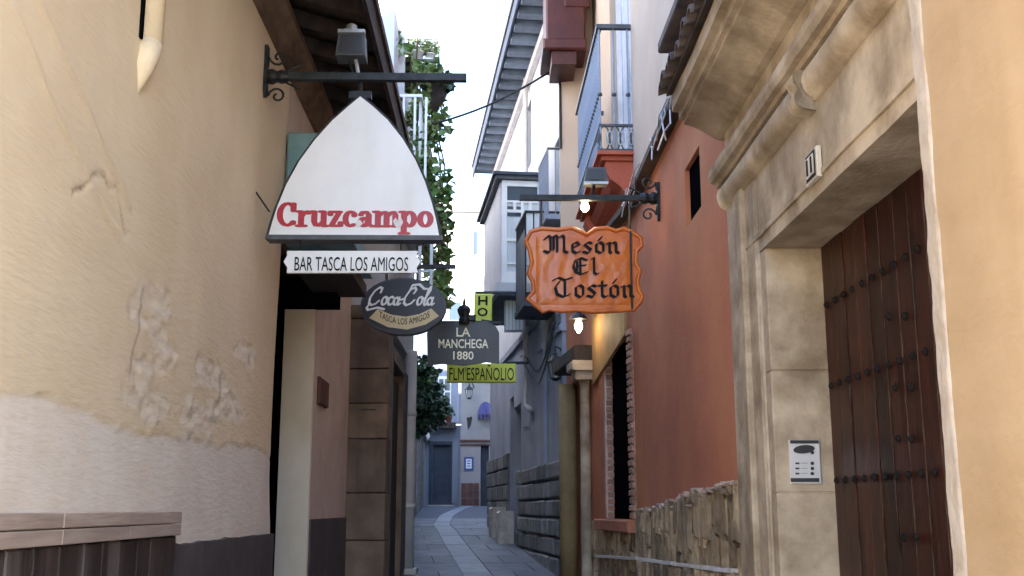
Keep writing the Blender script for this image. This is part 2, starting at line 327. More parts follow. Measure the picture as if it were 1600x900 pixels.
SLAB = {
 'C': (.80, [arc(.4, .5, .32, .46, 48, 312, 14), [(.64, .64), (.64, .95)], [(.64, .2), (.64, .1)]]),
 'r': (.56, [[(.17, .03), (.17, .62)], [(.03, .62), (.17, .62)], [(.03, .02), (.34, .02)], [(.19, .42), (.28, .58), (.42, .62), (.46, .54)]]),
 'u': (.74, [[(.15, .62), (.15, .2), (.22, .05), (.36, .04), (.5, .18)], [(.54, .62), (.54, .03)], [(.02, .62), (.15, .62)], [(.4, .62), (.54, .62)], [(.54, .02), (.68, .02)]]),
 'z': (.60, [[(.08, .61), (.48, .61)], [(.44, .6), (.13, .04)], [(.08, .03), (.5, .03)], [(.07, .61), (.07, .48)], [(.5, .03), (.5, .17)]]),
 'c': (.60, [arc(.31, .32, .21, .3, 45, 310, 12), [(.46, .44), (.46, .54)]]),
 'a': (.68, [[(.13, .48), (.2, .6), (.36, .61), (.46, .5), (.46, .08), (.6, .02)], arc(.27, .19, .15, .17, 20, 360, 10)]),
 'm': (1.08, [[(.16, .03), (.16, .62)], [(.52, .03), (.52, .5), (.45, .61), (.32, .58), (.2, .45)], [(.88, .03), (.88, .5), (.81, .61), (.68, .58), (.56, .45)], [(.02, .62), (.16, .62)], [(.04, .02), (.28, .02)], [(.41, .02), (.63, .02)], [(.77, .02), (1.0, .02)]]),
 'p': (.72, [[(.16, .62), (.16, -.28)], [(.03, .62), (.16, .62)], [(.02, -.28), (.32, -.28)], arc(.38, .32, .2, .3, -150, 150, 12)]),
 'o': (.66, [arc(.32, .32, .22, .3, 0, 360, 14)]),
}
BLK = {
 'M': (1.08, [[(.02, .78), (.18, .98), (.27, .88), (.27, .14), (.12, .0)], [(.27, .84), (.48, 1.0), (.55, .9), (.55, .08)], [(.55, .84), (.76, 1.0), (.84, .88), (.84, .12), (.98, .02)], [(.0, .12), (.2, .02)], [(.4, .9), (.4, .2)]]),
 'E': (.86, [[(.72, .85), (.45, 1.0), (.2, .85), (.11, .5), (.2, .15), (.45, 0), (.74, .14)], [(.42, .95), (.42, .06)], [(.28, .5), (.66, .55)], [(.28, .8), (.28, .2)]]),
 'T': (.86, [[(.03, .86), (.25, 1), (.5, .88), (.8, 1.0)], [(.3, .8), (.12, .5), (.2, .15), (.45, 0), (.7, .14)], [(.52, .88), (.52, .12)]]),
 'e': (.50, [[(.14, .3), (.4, .46), (.28, .62), (.11, .5), (.11, .12), (.25, 0), (.42, .1)]]),
 's': (.50, [[(.42, .55), (.28, .62), (.12, .48), (.38, .2), (.26, 0), (.06, .08)]]),
 'o': (.52, [[(.28, .62), (.11, .5), (.11, .12), (.28, 0), (.41, .12), (.41, .5), (.28, .62)]]),
 'O': (.52, [[(.28, .62), (.11, .5), (.11, .12), (.28, 0), (.41, .12), (.41, .5), (.28, .62)], [(.22, .74), (.34, .92)]]),
 'n': (.60, [[(.05, .54), (.15, .6), (.15, .08), (.22, .0)], [(.16, .5), (.34, .62), (.42, .52), (.42, .1), (.53, .0)]]),
 't': (.42, [[(.18, .82), (.18, .1), (.28, 0), (.38, .07)], [(.04, .6), (.36, .6)]]),
 'l': (.40, [[(.08, .94), (.18, 1), (.18, .1), (.28, 0), (.36, .06)]]),
 ' ': (.3, []),
}
def sl(pts, k=.28): return [(x + k * y, y) for x, y in pts]
SCR = {
 'C': (.74, [sl([(.60, .70), (.62, .92), (.46, .98), (.22, .78), (.06, .42), (.08, .12), (.26, .0), (.48, .08), (.62, .24)])]),
 'D': (.78, [sl([(.52, .66), (.60, .84), (.48, .98), (.24, .82), (.06, .42), (.08, .12), (.26, .0), (.5, .1), (.64, .28)]), sl([(.24, .82), (.3, 1.1), (.7, 1.14), (1.05, .9), (1.2, .9)])]),
 'o': (.36, [sl(arc(.2, .24, .14, .22, 90, 450, 10)), sl([(.26, .42), (.42, .36)])]),
 'c': (.34, [sl(arc(.22, .24, .15, .22, 50, 300, 8)), sl([(.3, .06), (.44, .16)])]),
 'a': (.40, [sl(arc(.19, .22, .14, .2, 60, 420, 10)), sl([(.33, .42), (.31, .1), (.38, .02), (.46, .1)])]),
 'l': (.24, [sl([(.1, .3), (.3, .8), (.28, 1.02), (.18, .9), (.12, .1), (.2, .0), (.3, .1)])]),
 '-': (.2, [sl([(.02, .3), (.18, .34)])]),
}
def stext(s, font, wide, thin, ang, extra=()):
    x = 0; lines = []
    for ch in s:
        adv, st = font[ch]
        for ln in st: lines.append([(x + a, b) for a, b in ln])
        x += adv
    return strokes(lines + list(extra), wide, thin, ang)
def place(vf, org, xd, yd, nd, w, h, depth):
    """fit lettering into a w x h rectangle whose lower left corner is org; nd points to the reader"""
    vs, fs = vf; xs = [v.x for v in vs]; ys = [v.y for v in vs]; x0, x1, y0, y1 = min(xs), max(xs), min(ys), max(ys)
    mb = MB(); mb.add([org + xd * ((v.x - x0) / (x1 - x0) * w) + yd * ((v.y - y0) / (y1 - y0) * h) + nd * (v.z * depth + depth * .5) for v in vs], fs); return mb
def ptext(vf, px0, py0, px1, py1, Y, depth=.006):
    a = PY(px0, py1, Y); b = PY(px1, py0, Y); return place(vf, a, XA, ZA, -YA, b.x - a.x, b.z - a.z, depth)
def ppoly(pts, Y): return [PY(x, y, Y) for x, y in pts]
def shrink(poly, k):
    c = sum(poly, V(0, 0, 0)) / len(poly); return [c + (p - c) * k for p in poly]
def hang(px, py0, py1, Y, r=.004): return (PY(px, py0, Y), PY(px, py1, Y), r)

# ============================================================ SETTING: ground, street, paving
mb = MB(); ys = [-60, -10, 0, 4, 8, 12, 16, 20, 24, 28, 32, 36, 38, 60, 140]
for i, y in enumerate(ys): mb.v += [V(-90, y, gz(y)), V(90, y, gz(y))]
for i in range(len(ys) - 1): mb.f.append((2 * i, 2 * i + 1, 2 * i + 3, 2 * i + 2))
street = structure(mb.build('street', 'joint'))
structure(MB().box(-60, 60, -50, .2, -.2, .012).build('bounce_paving', 'bounce_ground'))  # unseen pale ground behind the camera, added for warm bounce light
CH = [(.45, 6), (.25, 9), (-.16, 13), (-.60, 17.5), (-1.04, 22.5), (-1.16, 28), (-1.02, 33), (-.8, 37.8)]
def chx(y):
    for (a, b), (c, d) in zip(CH, CH[1:]):
        if b <= y <= d: return a + (c - a) * (y - b) / (d - b)
    return CH[-1][0]
def slab(quad, y0, y1, name, mat, dz):
    (xa, xb), (xc, xd) = quad; g = .0045
    b0 = [V(xa + g, y0 + g, gz(y0) + .001), V(xb - g, y0 + g, gz(y0) + .001), V(xd - g, y1 - g, gz(y1) + .001), V(xc + g, y1 - g, gz(y1) + .001)]
    t0 = [p + V(0, 0, dz) for p in b0]; m_ = MB(); m_.add(b0 + t0, [(4, 5, 6, 7), (0, 1, 5, 4), (1, 2, 6, 5), (2, 3, 7, 6), (3, 0, 4, 7)])
    return m_.build(name, mat, street)
y = 9.0; k = 0
while y < 37:
    L_ = .9 if y < 24 else 1.4; y1 = y + L_ * random.uniform(.95, 1.05); w = .17
    slab(((chx(y) - w, chx(y) + w), (chx(y1) - w, chx(y1) + w)), y, y1, 'channel_slab', 'channel', .016 + random.uniform(0, .004))
    if y < 25:
        for side in (-1, 1):
            e = [0, .55, 1.1, 1.65, 2.2] if k % 2 else [0, .28, .83, 1.38, 1.93]
            for a, b in zip(e, e[1:]):
                q = [sorted((c + side * (w + a), c + side * (w + b))) for c in (chx(y), chx(y1))]
                slab((q[0], q[1]), y, y1, 'paving_slab', 'slab', .018 + random.uniform(0, .006))
    y = y1; k += 1

# ============================================================ LEFT: cream house with the bar doorway
XL = -1.41
cream_house = thing('cream_plaster_house', 'low cream plastered house on the left with dark timber eave and bar doorway', 'house', (XL, 3, 0))
BND = [(p.y, p.z) for p in (PX(x, y_, XL) for x, y_ in ((-200, 590), (10, 613), (70, 620), (125, 645), (170, 665), (235, 681), (275, 684), (330, 692), (380, 690), (430, 715)))]
PATCH = [(p.y, p.z, ry, rz) for p, ry, rz in ((PX(242, 492, XL), .22, .11), (PX(262, 560, XL), .16, .09), (PX(215, 600, XL), .14, .10), (PX(240, 640, XL), .2, .08), (PX(330, 590, XL), .3, .10), (PX(300, 650, XL), .3, .10), (PX(355, 640, XL), .4, .10), (PX(385, 560, XL), .25, .08))]
def barefun(y, z):      # above 0: bare plaster below a ragged line, and flaked patches above it
    zb = BND[-1][1]
    for (a, b), (c, d) in zip(BND, BND[1:]):
        if a <= y <= c: zb = b + (d - b) * (y - a) / (c - a)
    if y < BND[0][0]: zb = BND[0][1]
    d = zb + noise.fractal(V(0, y * 2.2, z * 5), 1.0, 2.1, 4) * .03 - z
    p = -1
    for (cy, cz, ry, rz) in PATCH: p = max(p, 1 - math.hypot((y - cy) / ry, (z - cz) / rz))
    p = (p + noise.fractal(V(7, y * 3.2, z * 9), 1.0, 2.1, 4) * .75 - .12) * .08
    return max(d, min(p, .0005))
def near_wall():
    NY, NZ = 400, 330; y0, z0, z1 = .3, -.2, 4.75; vs = []; fs = []; bare = []; crk = []
    for j in range(NZ + 1):
        z = z0 + (z1 - z0) * j / NZ
        e = 7.02 + .13 * max(0, min(1, (2.0 - z) / .7)) ** 2 + .10 * max(0, min(1, (z - 2.3) / 1.5)) + noise.noise(V(3, 0, z * 2)) * .015
        for i in range(NY + 1):
            u = i / NY; u = u if i < 40 else u
            yy = y0 + (2.4 - y0) * (i / 40) if i <= 40 else 2.4 + (e - 2.4) * ((i - 40) / (NY - 40))
            b = barefun(yy, z); t = max(0.0, min(1.0, b / .016 + .45)); rag = max(0, 1 - abs(b) / .03)
            n = noise.fractal(V(1, yy * .5, z * .9), 1, 2.1, 3) * .005 + noise.fractal(V(4, yy * 3, z * 11), 1, 2.1, 3) * .0010
            n += rag * noise.fractal(V(2, yy * 8, z * 18), 1, 2.1, 3) * .009 - t * .004
            # trowel ridges running down to the right, and a ragged arched crack
            r1 = abs((z - 3.02) + (yy - 3.2) * .42 + noise.noise(V(9, yy * 3, 0)) * .05); n += .010 * math.exp(-(r1 / .012) ** 2) * (yy < 4.1)
            r2 = abs((z - 2.82) + (yy - 3.2) * .40 + noise.noise(V(9.5, yy * 3, 0)) * .05); n += .009 * math.exp(-(r2 / .012) ** 2) * (yy < 4.0)
            r3 = abs(z - (2.70 - abs(yy - 3.82) * .55) + noise.noise(V(5, yy * 9, 0)) * .07); n -= .007 * math.exp(-(r3 / .009) ** 2) * (abs(yy - 3.82) < .3)
            if i == NY: n -= .02
            if i == NY - 1: n -= .006
            vs.append((XL + n, yy, z)); bare.append(t); crk.append(min(1, .8 * math.exp(-(r3 / .008) ** 2) * (abs(yy - 3.82) < .3) * max(0, noise.noise(V(8, yy * 14, z * 3)) + .55) + rag * .35 * max(0, noise.noise(V(11, yy * 9, z * 20))) * (z < 2.6) + .5 * math.exp(-(abs(yy - 4.28 - (z - 2.2) * .25 + noise.noise(V(0, 3, z * 7)) * .04) / .012) ** 2) * (1.98 < z < 2.38)))
    for j in range(NZ):
        for i in range(NY): a = j * (NY + 1) + i; fs.append((a, a + 1, a + NY + 2, a + NY + 1))
    b0 = len(vs)                              # reveal of the doorway edge
    for j in range(NZ + 1):
        v = vs[j * (NY + 1) + NY]; vs.append((XL - .35, v[1] - .02, v[2])); bare.append(0); crk.append(0)
    for j in range(NZ): fs.append((j * (NY + 1) + NY, b0 + j, b0 + j + 1, (j + 1) * (NY + 1) + NY))
    mb = MB(); mb.add(vs, fs); o = mb.build('near_wall', 'cream', cream_house, smooth=True)
    at = o.data.attributes.new('bare', 'FLOAT', 'POINT'); at.data.foreach_set('value', bare); at = o.data.attributes.new('crack', 'FLOAT', 'POINT'); at.data.foreach_set('value', crk)
near_wall()
YO0, YO1, YE = 7.12, 8.56, 10.65
ztop = PX(450, 480, XL).z
panel((XL, YO0), (XL, YO1), 3.35, 4.75, .35, V(-1, 0, 0)).build('wall_over_doorway', 'cream2', cream_house)
far_wall = panel((XL, YO1), (XL, YE), -.2, 4.75, .22, V(-1, 0, 0)).build('far_wall', 'cream2', cream_house)
MB().box(XL - .245, XL - .004, YO1 - .03, YO1, -.2, 3.36).build('doorway_pillar', 'pillar', cream_house)
# shell that keeps the bar dark
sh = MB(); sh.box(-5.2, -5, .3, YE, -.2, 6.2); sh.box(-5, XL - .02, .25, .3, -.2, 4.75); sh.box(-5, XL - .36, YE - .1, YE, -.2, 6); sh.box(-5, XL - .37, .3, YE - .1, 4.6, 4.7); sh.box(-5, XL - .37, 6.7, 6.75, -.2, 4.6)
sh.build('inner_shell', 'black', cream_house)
MB().box(-5, XL - .02, 6.8, YO1 + .2, .38, .40).build('doorway_floor', 'joint', cream_house)
# eave: cornice mouldings, rafters, boards, roof
zc = 4.50
MB().extr([(XL, zc - .10), (XL + .03, zc - .10), (XL + .03, zc - .03), (XL + .07, zc - .01), (XL + .08, zc + .05), (XL + .12, zc + .07), (XL + .12, zc + .13), (XL, zc + .13)], .25, YE, 24, .006).build('cornice', 'cornice', cream_house)
ex = -.86
raf = None
for i in range(22):
    yy = 1.2 + i * .44
    if raf is None: raf = MB().prism([V(XL, yy, 4.74), V(ex + .04, yy, 4.58), V(ex + .04, yy, 4.68), V(XL, yy, 4.86)], V(0, .11, 0)).build('rafter', 'eavewood', cream_house)
    else: dup(raf, cream_house, (0, i * .44, 0))
for i in range(5):
    xa = XL + .002 + i * .116
    zz = lambda x: 4.865 - (x - XL) * .27
    MB().prism([V(xa, .25, zz(xa)), V(xa + .109, .25, zz(xa + .109)), V(xa + .109, .25, zz(xa + .109) + .02), V(xa, .25, zz(xa) + .02)], V(0, YE - .25, 0)).build('eave_board', 'eavewood', cream_house)
MB().box(ex + .04, ex + .07, .25, YE, 4.56, 4.76).build('eave_fascia', 'eavewood', cream_house)
MB().prism([V(ex + .09, .25, 4.74), V(-5.2, .25, 6.4), V(-5.2, .25, 6.5), V(ex + .09, .25, 4.80)], V(0, YE - .25, 0)).build('roof', 'tile', cream_house)
# arched little vent and dados
MB().prism([V(XL + .004, 7.16 + a, 3.84 + b) for a, b in ((0, 0), (.2, 0), (.2, .08), (.16, .14), (.1, .16), (.04, .14), (0, .08))], V(.006, 0, 0)).build('arched_vent', 'black', cream_house)
dz = 1.345
mbd = MB(); NN = 30
for i in range(NN + 1):
    yy = 4.86 + (7.14 - 4.86) * i / NN; t = noise.noise(V(yy * 6, 3, 1)) * .012
    mbd.v += [V(XL + .016, yy, -.2), V(XL + .016, yy, dz + t), V(XL - .03, yy, dz + t + .004)]
for i in range(NN): mbd.f += [(3 * i, 3 * i + 3, 3 * i + 4, 3 * i + 1), (3 * i + 1, 3 * i + 4, 3 * i + 5, 3 * i + 2)]
mbd.f.append((3 * NN, 3 * NN + 1, 3 * NN + 2)); mbd.build('dado', 'dado', cream_house)
MB().box(XL - .02, XL + .014, YO1 + .012, YE, -.2, 1.42).build('dado', 'dado', cream_house)
# boxed-in board hatch low on the wall
yb0, yb1 = 1.6, 4.88
for (ya_, yc_) in ((yb1, 4.2), (4.2, 3.55), (3.55, yb0)): MB().cbox((XL + .05 + random.uniform(0, .004), ya_, 1.44), -YA, -XA, ZA, ya_ - yc_, .06, .048, .0025).build('ledge_board', 'woodgrey', cream_house)
for (ya_, yc_) in ((yb1, 4.2), (4.2, 3.55), (3.55, yb0)): MB().cbox((XL + .05 + random.uniform(0, .004), ya_, 1.388), -YA, -XA, ZA, ya_ - yc_, .06, .048, .0025).build('ledge_board', 'woodgrey', cream_house)
yy = yb1 - .01; kk = 0
while yy > yb0:
    w = random.uniform(.16, .22); MB().cbox((XL + .036, yy, -.2), -YA, -XA, ZA, w - .006, .05, 1.585, .006).build('hatch_board', 'wooddark', cream_house); yy -= w
# stub of a painted down pipe that turns into the wall
pp = PX(233, 75, XL + .018); q = V(pp.x, pp.y, 0)
MB().tube([V(pp.x, pp.y, 6), V(pp.x, pp.y, pp.z)], .052, 14).build('pipe_stub', 'cream', cream_house, True)
pb = PX(216, 148, XL + .0)
MB().tube([V(pp.x, pp.y, pp.z + .015), V(pp.x - .012, pp.y - .03, pp.z - .1), V(pb.x - .01, pb.y, pb.z)], [.056, .045, .010], 14).build('pipe_shoe', 'cream', cream_house, True)
MB().box(XL, XL + .012, pp.y - .085, pp.y - .06, pp.z + .01, 6).build('pipe_shadow_strip', 'black', cream_house)  # black strip painted in for the shadow beside the pipe
# small rusty letter slot on the pink part
a = PX(496, 588, XL); b = PX(508, 638, XL)
MB().cbox((XL + .03, b.y, b.z), -YA, -XA, ZA, b.y - a.y, .03, a.z - b.z, .01).build('wall_box', 'farbase', cream_house)

# teal canopy box over the bar doorway
teal = thing('canopy_box', 'faded teal canopy box fixed over the bar doorway behind the pointed sign', 'canopy', (XL, 7.3, 3.2))
za, zb_ = PY(440, 390, 7.3).z, PY(440, 226, 7.3).z
MB().cbox((XL + .012, 7.04, za + .12), XA, YA, ZA, .36, 1.4, zb_ - za - .12, .012).build('box_body', 'teal', teal)
MB().cbox((XL + .012, 7.0, za), XA, YA, ZA, .46, 1.26, .11, .01).build('canopy_rail', 'teal', teal)
MB().box(XL + .01, XL + .40, 7.32, 8.5, za - .10, za - .004).build('canopy_underside', 'eavewood', teal)
aw = thing('rolled_shutter_case', 'black roller shutter case under the teal canopy at the bar doorway', 'shutter case', (XL, 8.2, 2.9))
a = PY(432, 475, 8.3); b = PY(526, 432, 8.3)
MB().cbox((a.x, 8.3, a.z), XA, YA, ZA, b.x - a.x, .25, b.z - a.z, .01).build('case_body', 'black', aw)
MB().box(a.x, PY(538, 440, 8.35).x, 8.345, 8.5, b.z - .06, b.z + .17).build('case_board', 'eavewood', aw)

# ============================================================ LEFT: brown stone house, its balcony and drain pipe
XB = -1.03
brown_house = thing('brown_stone_house', 'narrow house on the left with brown stone corner blocks and upper balcony', 'house', (XB, 12, gz(12)))
MB().box(-5, XB - .12, YE + .2, 14.2, -.2, 9).build('wall', 'darkleft', brown_house)
MB().box(-5, XB - .02, YE + .02, 14.2, 3.35, 9.02).build('upper_wall', 'greyup', brown_house)
z = .25
hs = [.5, .46, .44, .52, .34, .34, .5]
for h in hs:
    MB().cbox((XL - .1, YE - .01, z), XA, YA, ZA, XB - XL + .1, .45, h - .007, .007, .004).build('corner_block', 'brownstone', brown_house); z += h
MB().cbox((XL - .1, YE - .04, z), XA, YA, ZA, XB - XL + .14, .5, .13, .02).build('capital', 'brownstone', brown_house)
for py in (640, 685): 
    p = PY(566, py, YE - .012); MB().box(p.x - .01, p.x + .13, YE - .016, YE, p.z - .006, p.z + .006).build('iron_strap', 'iron', brown_house)
# door in the flank
MB().box(XB - .13, XB - .06, 11.2, 12.5, .55, 2.9).build('door', 'eavewood', brown_house)
for yy in (11.12, 12.5): MB().box(XB - .13, XB, yy, yy + .09, .5, 3.0).build('door_jamb', 'brownstone', brown_house)
MB().box(XB - .13, XB + .01, 11.1, 12.6, 3.0, 3.14).build('door_lintel', 'brownstone', brown_house)
for yy in (12.62, 13.05): MB().cbox((XB - .005, yy, .5), YA, -XA, ZA, .4, .12, 2.6, .012).build('shutter_panel', 'wooddark', brown_house)
pw = PY(636, 890, 13.3)
pipe = thing('white_drain_pipe', 'thick white drain pipe standing on the street at the corner of the brown house', 'drain pipe', (pw.x, 13.3, gz(13.3)))
MB().tube([V(pw.x, 13.3, gz(13.3)), V(pw.x, 13.3, 3.4)], .075, 16).build('pipe_body', 'pipe', pipe, True)
for z in (1.5, 2.6): MB().tube([V(pw.x, 13.3, z), V(pw.x, 13.3, z + .06)], .083, 16).build('collar', 'pipe', pipe, True)
MB().cbox((pw.x - .12, 13.15, gz(13.3)), XA, YA, ZA, .24, .3, .08, .01).build('foot_block', 'ledge', pipe)
# upper balcony with pale rails, ivy on it
bz0, bz1 = 4.72, PY(620, 148, 10.9).z
xr = PY(656, 200, 10.9).x
bal = thing('pale_rail_balcony', 'small upper left balcony with white rails overgrown by ivy', 'balcony', (XB, 11.8, bz0))
MB().cbox((XB - .3, 10.85, bz0 - .12), XA, YA, ZA, xr - XB + .34, 2.3, .12, .015).build('balcony_floor', 'pipe', bal)
MB().box(XB - .3, xr + .02, 10.88, 10.91, bz1 - .03, bz1).build('top_rail', 'whitepaint', bal)
MB().box(xr - .01, xr + .02, 10.92, 13.1, bz1 - .03, bz1).build('top_rail', 'whitepaint', bal)
b0 = MB().box(XB - .29, XB - .265, 10.885, 10.905, bz0, bz1 - .031).build('baluster', 'whitepaint', bal)
for i in range(1, 6): dup(b0, bal, (i * .118, 0, 0))
for i in range(1, 18): dup(b0, bal, (xr - XB + .27, i * .13, 0))
MB().box(XB - .02, XB + .05, 11.2, 11.26, 5.9, 9).build('corner_post', 'greyup', bal)

# ============================================================ foliage
def leaves(n, spots, size, seed=1):
    rnd = random.Random(seed); mb = MB()
    for _ in range(n):
        (c, r) = rnd.choice(spots)
        while True:
            q = V(rnd.uniform(-1, 1), rnd.uniform(-1, 1), rnd.uniform(-1, 1))
            if .25 < q.length < 1: break
        p = V(c[0] + q.x * r[0], c[1] + q.y * r[1], c[2] + q.z * r[2])
        s = size * rnd.uniform(.6, 1.3); a = V(rnd.uniform(-1, 1), rnd.uniform(-1, .3), rnd.uniform(-.7, .5)).normalized(); b = a.cross(V(rnd.uniform(-1, 1), rnd.uniform(-1, 1), rnd.uniform(-1, 1))).normalized(); n_ = a.cross(b)
        mb.add([p, p + a * s * .5 + b * s * .42 + n_ * s * .1, p + a * s * 1.1, p + a * s * .5 - b * s * .42 + n_ * s * .1], [(0, 1, 2), (0, 2, 3)])
    return mb
ivy = thing('ivy', 'green ivy cascading from the upper left balcony against the sky', 'ivy', (XB + .2, 11.8, 3.8))
sp = []
rr = random.Random(4)
for py, x0, x1 in ((60, 610, 640), (95, 605, 650), (150, 640, 690), (120, 620, 690), (185, 640, 690), (215, 645, 678), (250, 650, 682), (285, 660, 690), (320, 668, 694), (355, 672, 698), (395, 672, 704), (425, 676, 702), (450, 682, 698), (235, 590, 640), (180, 600, 640)):
    for t in range(4):
        Yv = rr.uniform(11.0, 12.8); p = PY(rr.uniform(x0, x1), py + rr.uniform(-14, 14), Yv); s = rr.uniform(.7, 1.15)
        sp.append((p, (.11 * s, .22 * s, .15 * s)))
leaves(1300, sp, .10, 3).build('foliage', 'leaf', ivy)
leaves(850, sp, .075, 8).build('pale_foliage', 'leaflight', ivy)  # paler leaves scattered through the same ivy
st = MB()
for i in range(7):
    pts = [PY(640 + i * 7 + rr.uniform(-6, 6) + (py - 60) * .04, py, 11.3 + i * .2) for py in range(60, 450, 40)]; st.tube(pts, .01, 5)
st.build('stems', 'stem', ivy)
# pots on a shelf above
shelf = thing('pot_shelf', 'slatted shelf high on the left house carrying white flowering pots', 'shelf', PY(650, 95, 11.6))
for i in range(5):
    a = PY(630, 58 + i * 8, 11.6); b = PY(676, 58 + i * 8, 11.6); MB().box(a.x, b.x, 11.6, 11.63, a.z - .02, a.z).build('slat', 'darkred' if i % 2 else 'whitepaint', shelf)
a = PY(628, 100, 11.6); MB().box(XB - .05, PY(680, 100, 11.6).x, 11.45, 11.85, a.z - .03, a.z).build('shelf_board', 'ironrail', shelf)
def pot(px, py, Y, r, h, label, leafm='leaflight', fl=True, grp=None, seed=1, sz=.05, cat='potted plant'):
    p = PY(px, py, Y); t = thing('potted_plant', label, cat, p, grp)
    MB().lathe(p, [(r * .7, 0), (r, h * .9), (r * 1.1, h * .9), (r * 1.1, h)], 12).build('pot', 'pot' if not fl else 'whitepaint', t, True)
    leaves(120, [(p + V(0, 0, h + r), (r * 1.5, r * 1.5, r * 1.3))], sz, seed).build('foliage', leafm, t)
    if fl: leaves(50, [(p + V(0, 0, h + r * 1.3), (r * 1.4, r * 1.4, r))], sz * .9, seed + 9).build('flowers', 'flower', t)
    return t
pot(652, 98, 11.6, .07, .13, 'white pot with white flowers in the middle of the high slatted shelf', seed=2)
pot(672, 98, 11.65, .06, .10, 'smaller white pot at the open end of the high slatted shelf', seed=5)
hb = thing('hanging_planter', 'dark trough of ivy hanging just behind the end of the long iron bar', 'planter', PY(678, 150, 11.9))
MB().prism(ppoly([(655, 122), (705, 118), (692, 148), (668, 168)], 11.9), V(0, .25, 0)).build('trough', 'eavewood', hb)
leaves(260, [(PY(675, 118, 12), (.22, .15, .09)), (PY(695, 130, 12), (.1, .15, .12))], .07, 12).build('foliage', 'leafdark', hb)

# ============================================================ LEFT, farther: dark shop fronts with hanging greenery
shops = thing('dark_shop_row', 'long dark row of shop fronts down the left side of the lane', 'house', (-1.9, 26, gz(26)))
A3, B3 = (-1.46, 14.2), (-2.42, 38)
dl = V(B3[0] - A3[0], B3[1] - A3[1], 0); LL = dl.length; dl.normalize(); nl = V(-dl.y, dl.x, 0)
pm = MB(); pm.prism([V(A3[0], A3[1], .3), V(B3[0], B3[1], .3), V(-6, 38, .3), V(-6, 14.2, .3)], V(0, 0, 4.0)); pm.build('wall', 'darkleft', shops)
pm = MB(); pm.prism([V(A3[0] - .15, A3[1], 4.3), V(B3[0] - .6, 34, 4.3), V(-6, 34, 4.3), V(-6, 14.2, 4.3)], V(0, 0, 5.2)); pm.build('upper_wall', 'greyup', shops)
for i in range(7):
    o = V(A3[0], A3[1], 0) + dl * (9.2 + i * 2.0); MB().obox(o + V(0, 0, gz(o.y) - .1) + nl * -.0, dl, -nl, ZA, 1.2, .05, 2.4).build('shop_door', 'wooddark' if i % 2 else 'fardoor', shops)
    o2 = o + dl * 1.4; MB().obox(o2 + V(0, 0, gz(o2.y) - .1), dl, -nl, ZA, .4, .09, 2.7).build('pilaster', 'greystone', shops)
MB().obox(V(A3[0], A3[1], 3.75), dl, -nl, ZA, LL - .2, .16, .14).build('string_course', 'greystone', shops)
hi = thing('hanging_ivy', 'dark green ivy mass hanging beside the white drain pipe down the lane', 'ivy', PY(665, 650, 21))
sp = [(PY(x, y, Y), (.28, .5, .28)) for x, y, Y in ((652, 575, 20), (662, 590, 21), (660, 610, 20.5), (672, 612, 22), (665, 632, 21), (655, 640, 20), (678, 632, 22), (654, 600, 20), (680, 648, 22), (648, 620, 19.5), (650, 660, 20))]
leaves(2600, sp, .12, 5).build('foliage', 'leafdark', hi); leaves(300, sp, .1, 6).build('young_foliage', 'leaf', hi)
st = MB()
for i in range(5): st.tube([PY(650 + i * 6, 560, 20.5), PY(655 + i * 6, 610, 20.6), PY(652 + i * 6, 655, 20.7)], .012, 5)
st.build('stems', 'stem', hi)

# ============================================================ END OF THE LANE
YF = 38.0
def fb(px0, py0, px1, py1, Y, dep, name, mat, par):
    a = PY(px0, py1, Y); b = PY(px1, py0, Y); return MB().box(a.x, b.x, Y, Y + dep, a.z, b.z).build(name, mat, par)
endw = thing('white_end_house', 'white house closing the lane with dark blue door under a planted ledge', 'house', PY(690, 790, YF))
a = PY(640, 790, YF); b = PY(720, 560, YF)
D0, D1 = PY(676, 695, YF), PY(703, 790, YF)
xw0, xw1 = -4.0, PY(719, 700, YF).x + .25
panel((xw0, YF), (xw1, YF), 1.2, 4.35, .35, YA, [(D0.x - xw0, D1.x - xw0, 1.2, D0.z)]).build('wall', 'farwhite_shaded', endw)
for (xa_, xb_) in ((D0.x - .11, D0.x - .002), (D1.x + .002, D1.x + .11)): MB().box(xa_, xb_, YF - .04, YF - .002, 1.55, D0.z + .12).build('door_frame', 'eavedark', endw)
MB().box(D0.x - .002, D1.x + .002, YF - .04, YF - .002, D0.z + .004, D0.z + .12).build('door_frame', 'eavedark', endw)
dr = MB().box(D0.x, D1.x, YF + .2, YF + .26, 1.55, D0.z).build('door', 'fardoor', endw)
fb(681, 702, 699, 738, YF + .19, .012, 'door_pane', 'glass', dr); fb(681, 748, 699, 768, YF + .185, .014, 'door_panel', 'eavedark', dr)
MB().box(D0.x - .12, D1.x + .12, YF - .3, YF + .2, 1.5, 1.63).build('door_step', 'ledge', endw)
fb(655, 660, 712, 669, YF - .5, .5, 'planted_ledge', 'eavewood', endw)
fb(706, 668, 717, 786, YF - .06, .06, 'corner_pilaster', 'farwhite_shaded', endw)
fb(640, 500, 717, 659, YF + .8, .4, 'upper_wall', 'farwhite_shaded', endw)
fb(710, 592, 740, 662, YF + 1.25, .3, 'side_wall', 'farwhite_shaded', endw)
wf = fb(684, 588, 705, 632, YF + .74, .05, 'window', 'whitepaint', endw)
for (x0, y0, x1, y1) in ((686, 592, 693, 610), (695, 592, 703, 610), (686, 613, 693, 629), (695, 613, 703, 629)): fb(x0, y0, x1, y1, YF + .72, .015, 'pane', 'glass', wf)
for i, (x, g) in enumerate(((680, 'leftmost'), (690, 'middle'), (701, 'rightmost'))):
    pot(x, 660, YF - .25, .12, .2, g + ' of the dark potted plants on the ledge above the blue door', 'leafdark', False, 'pots on the ledge at the end of the lane', 20 + i, .12)
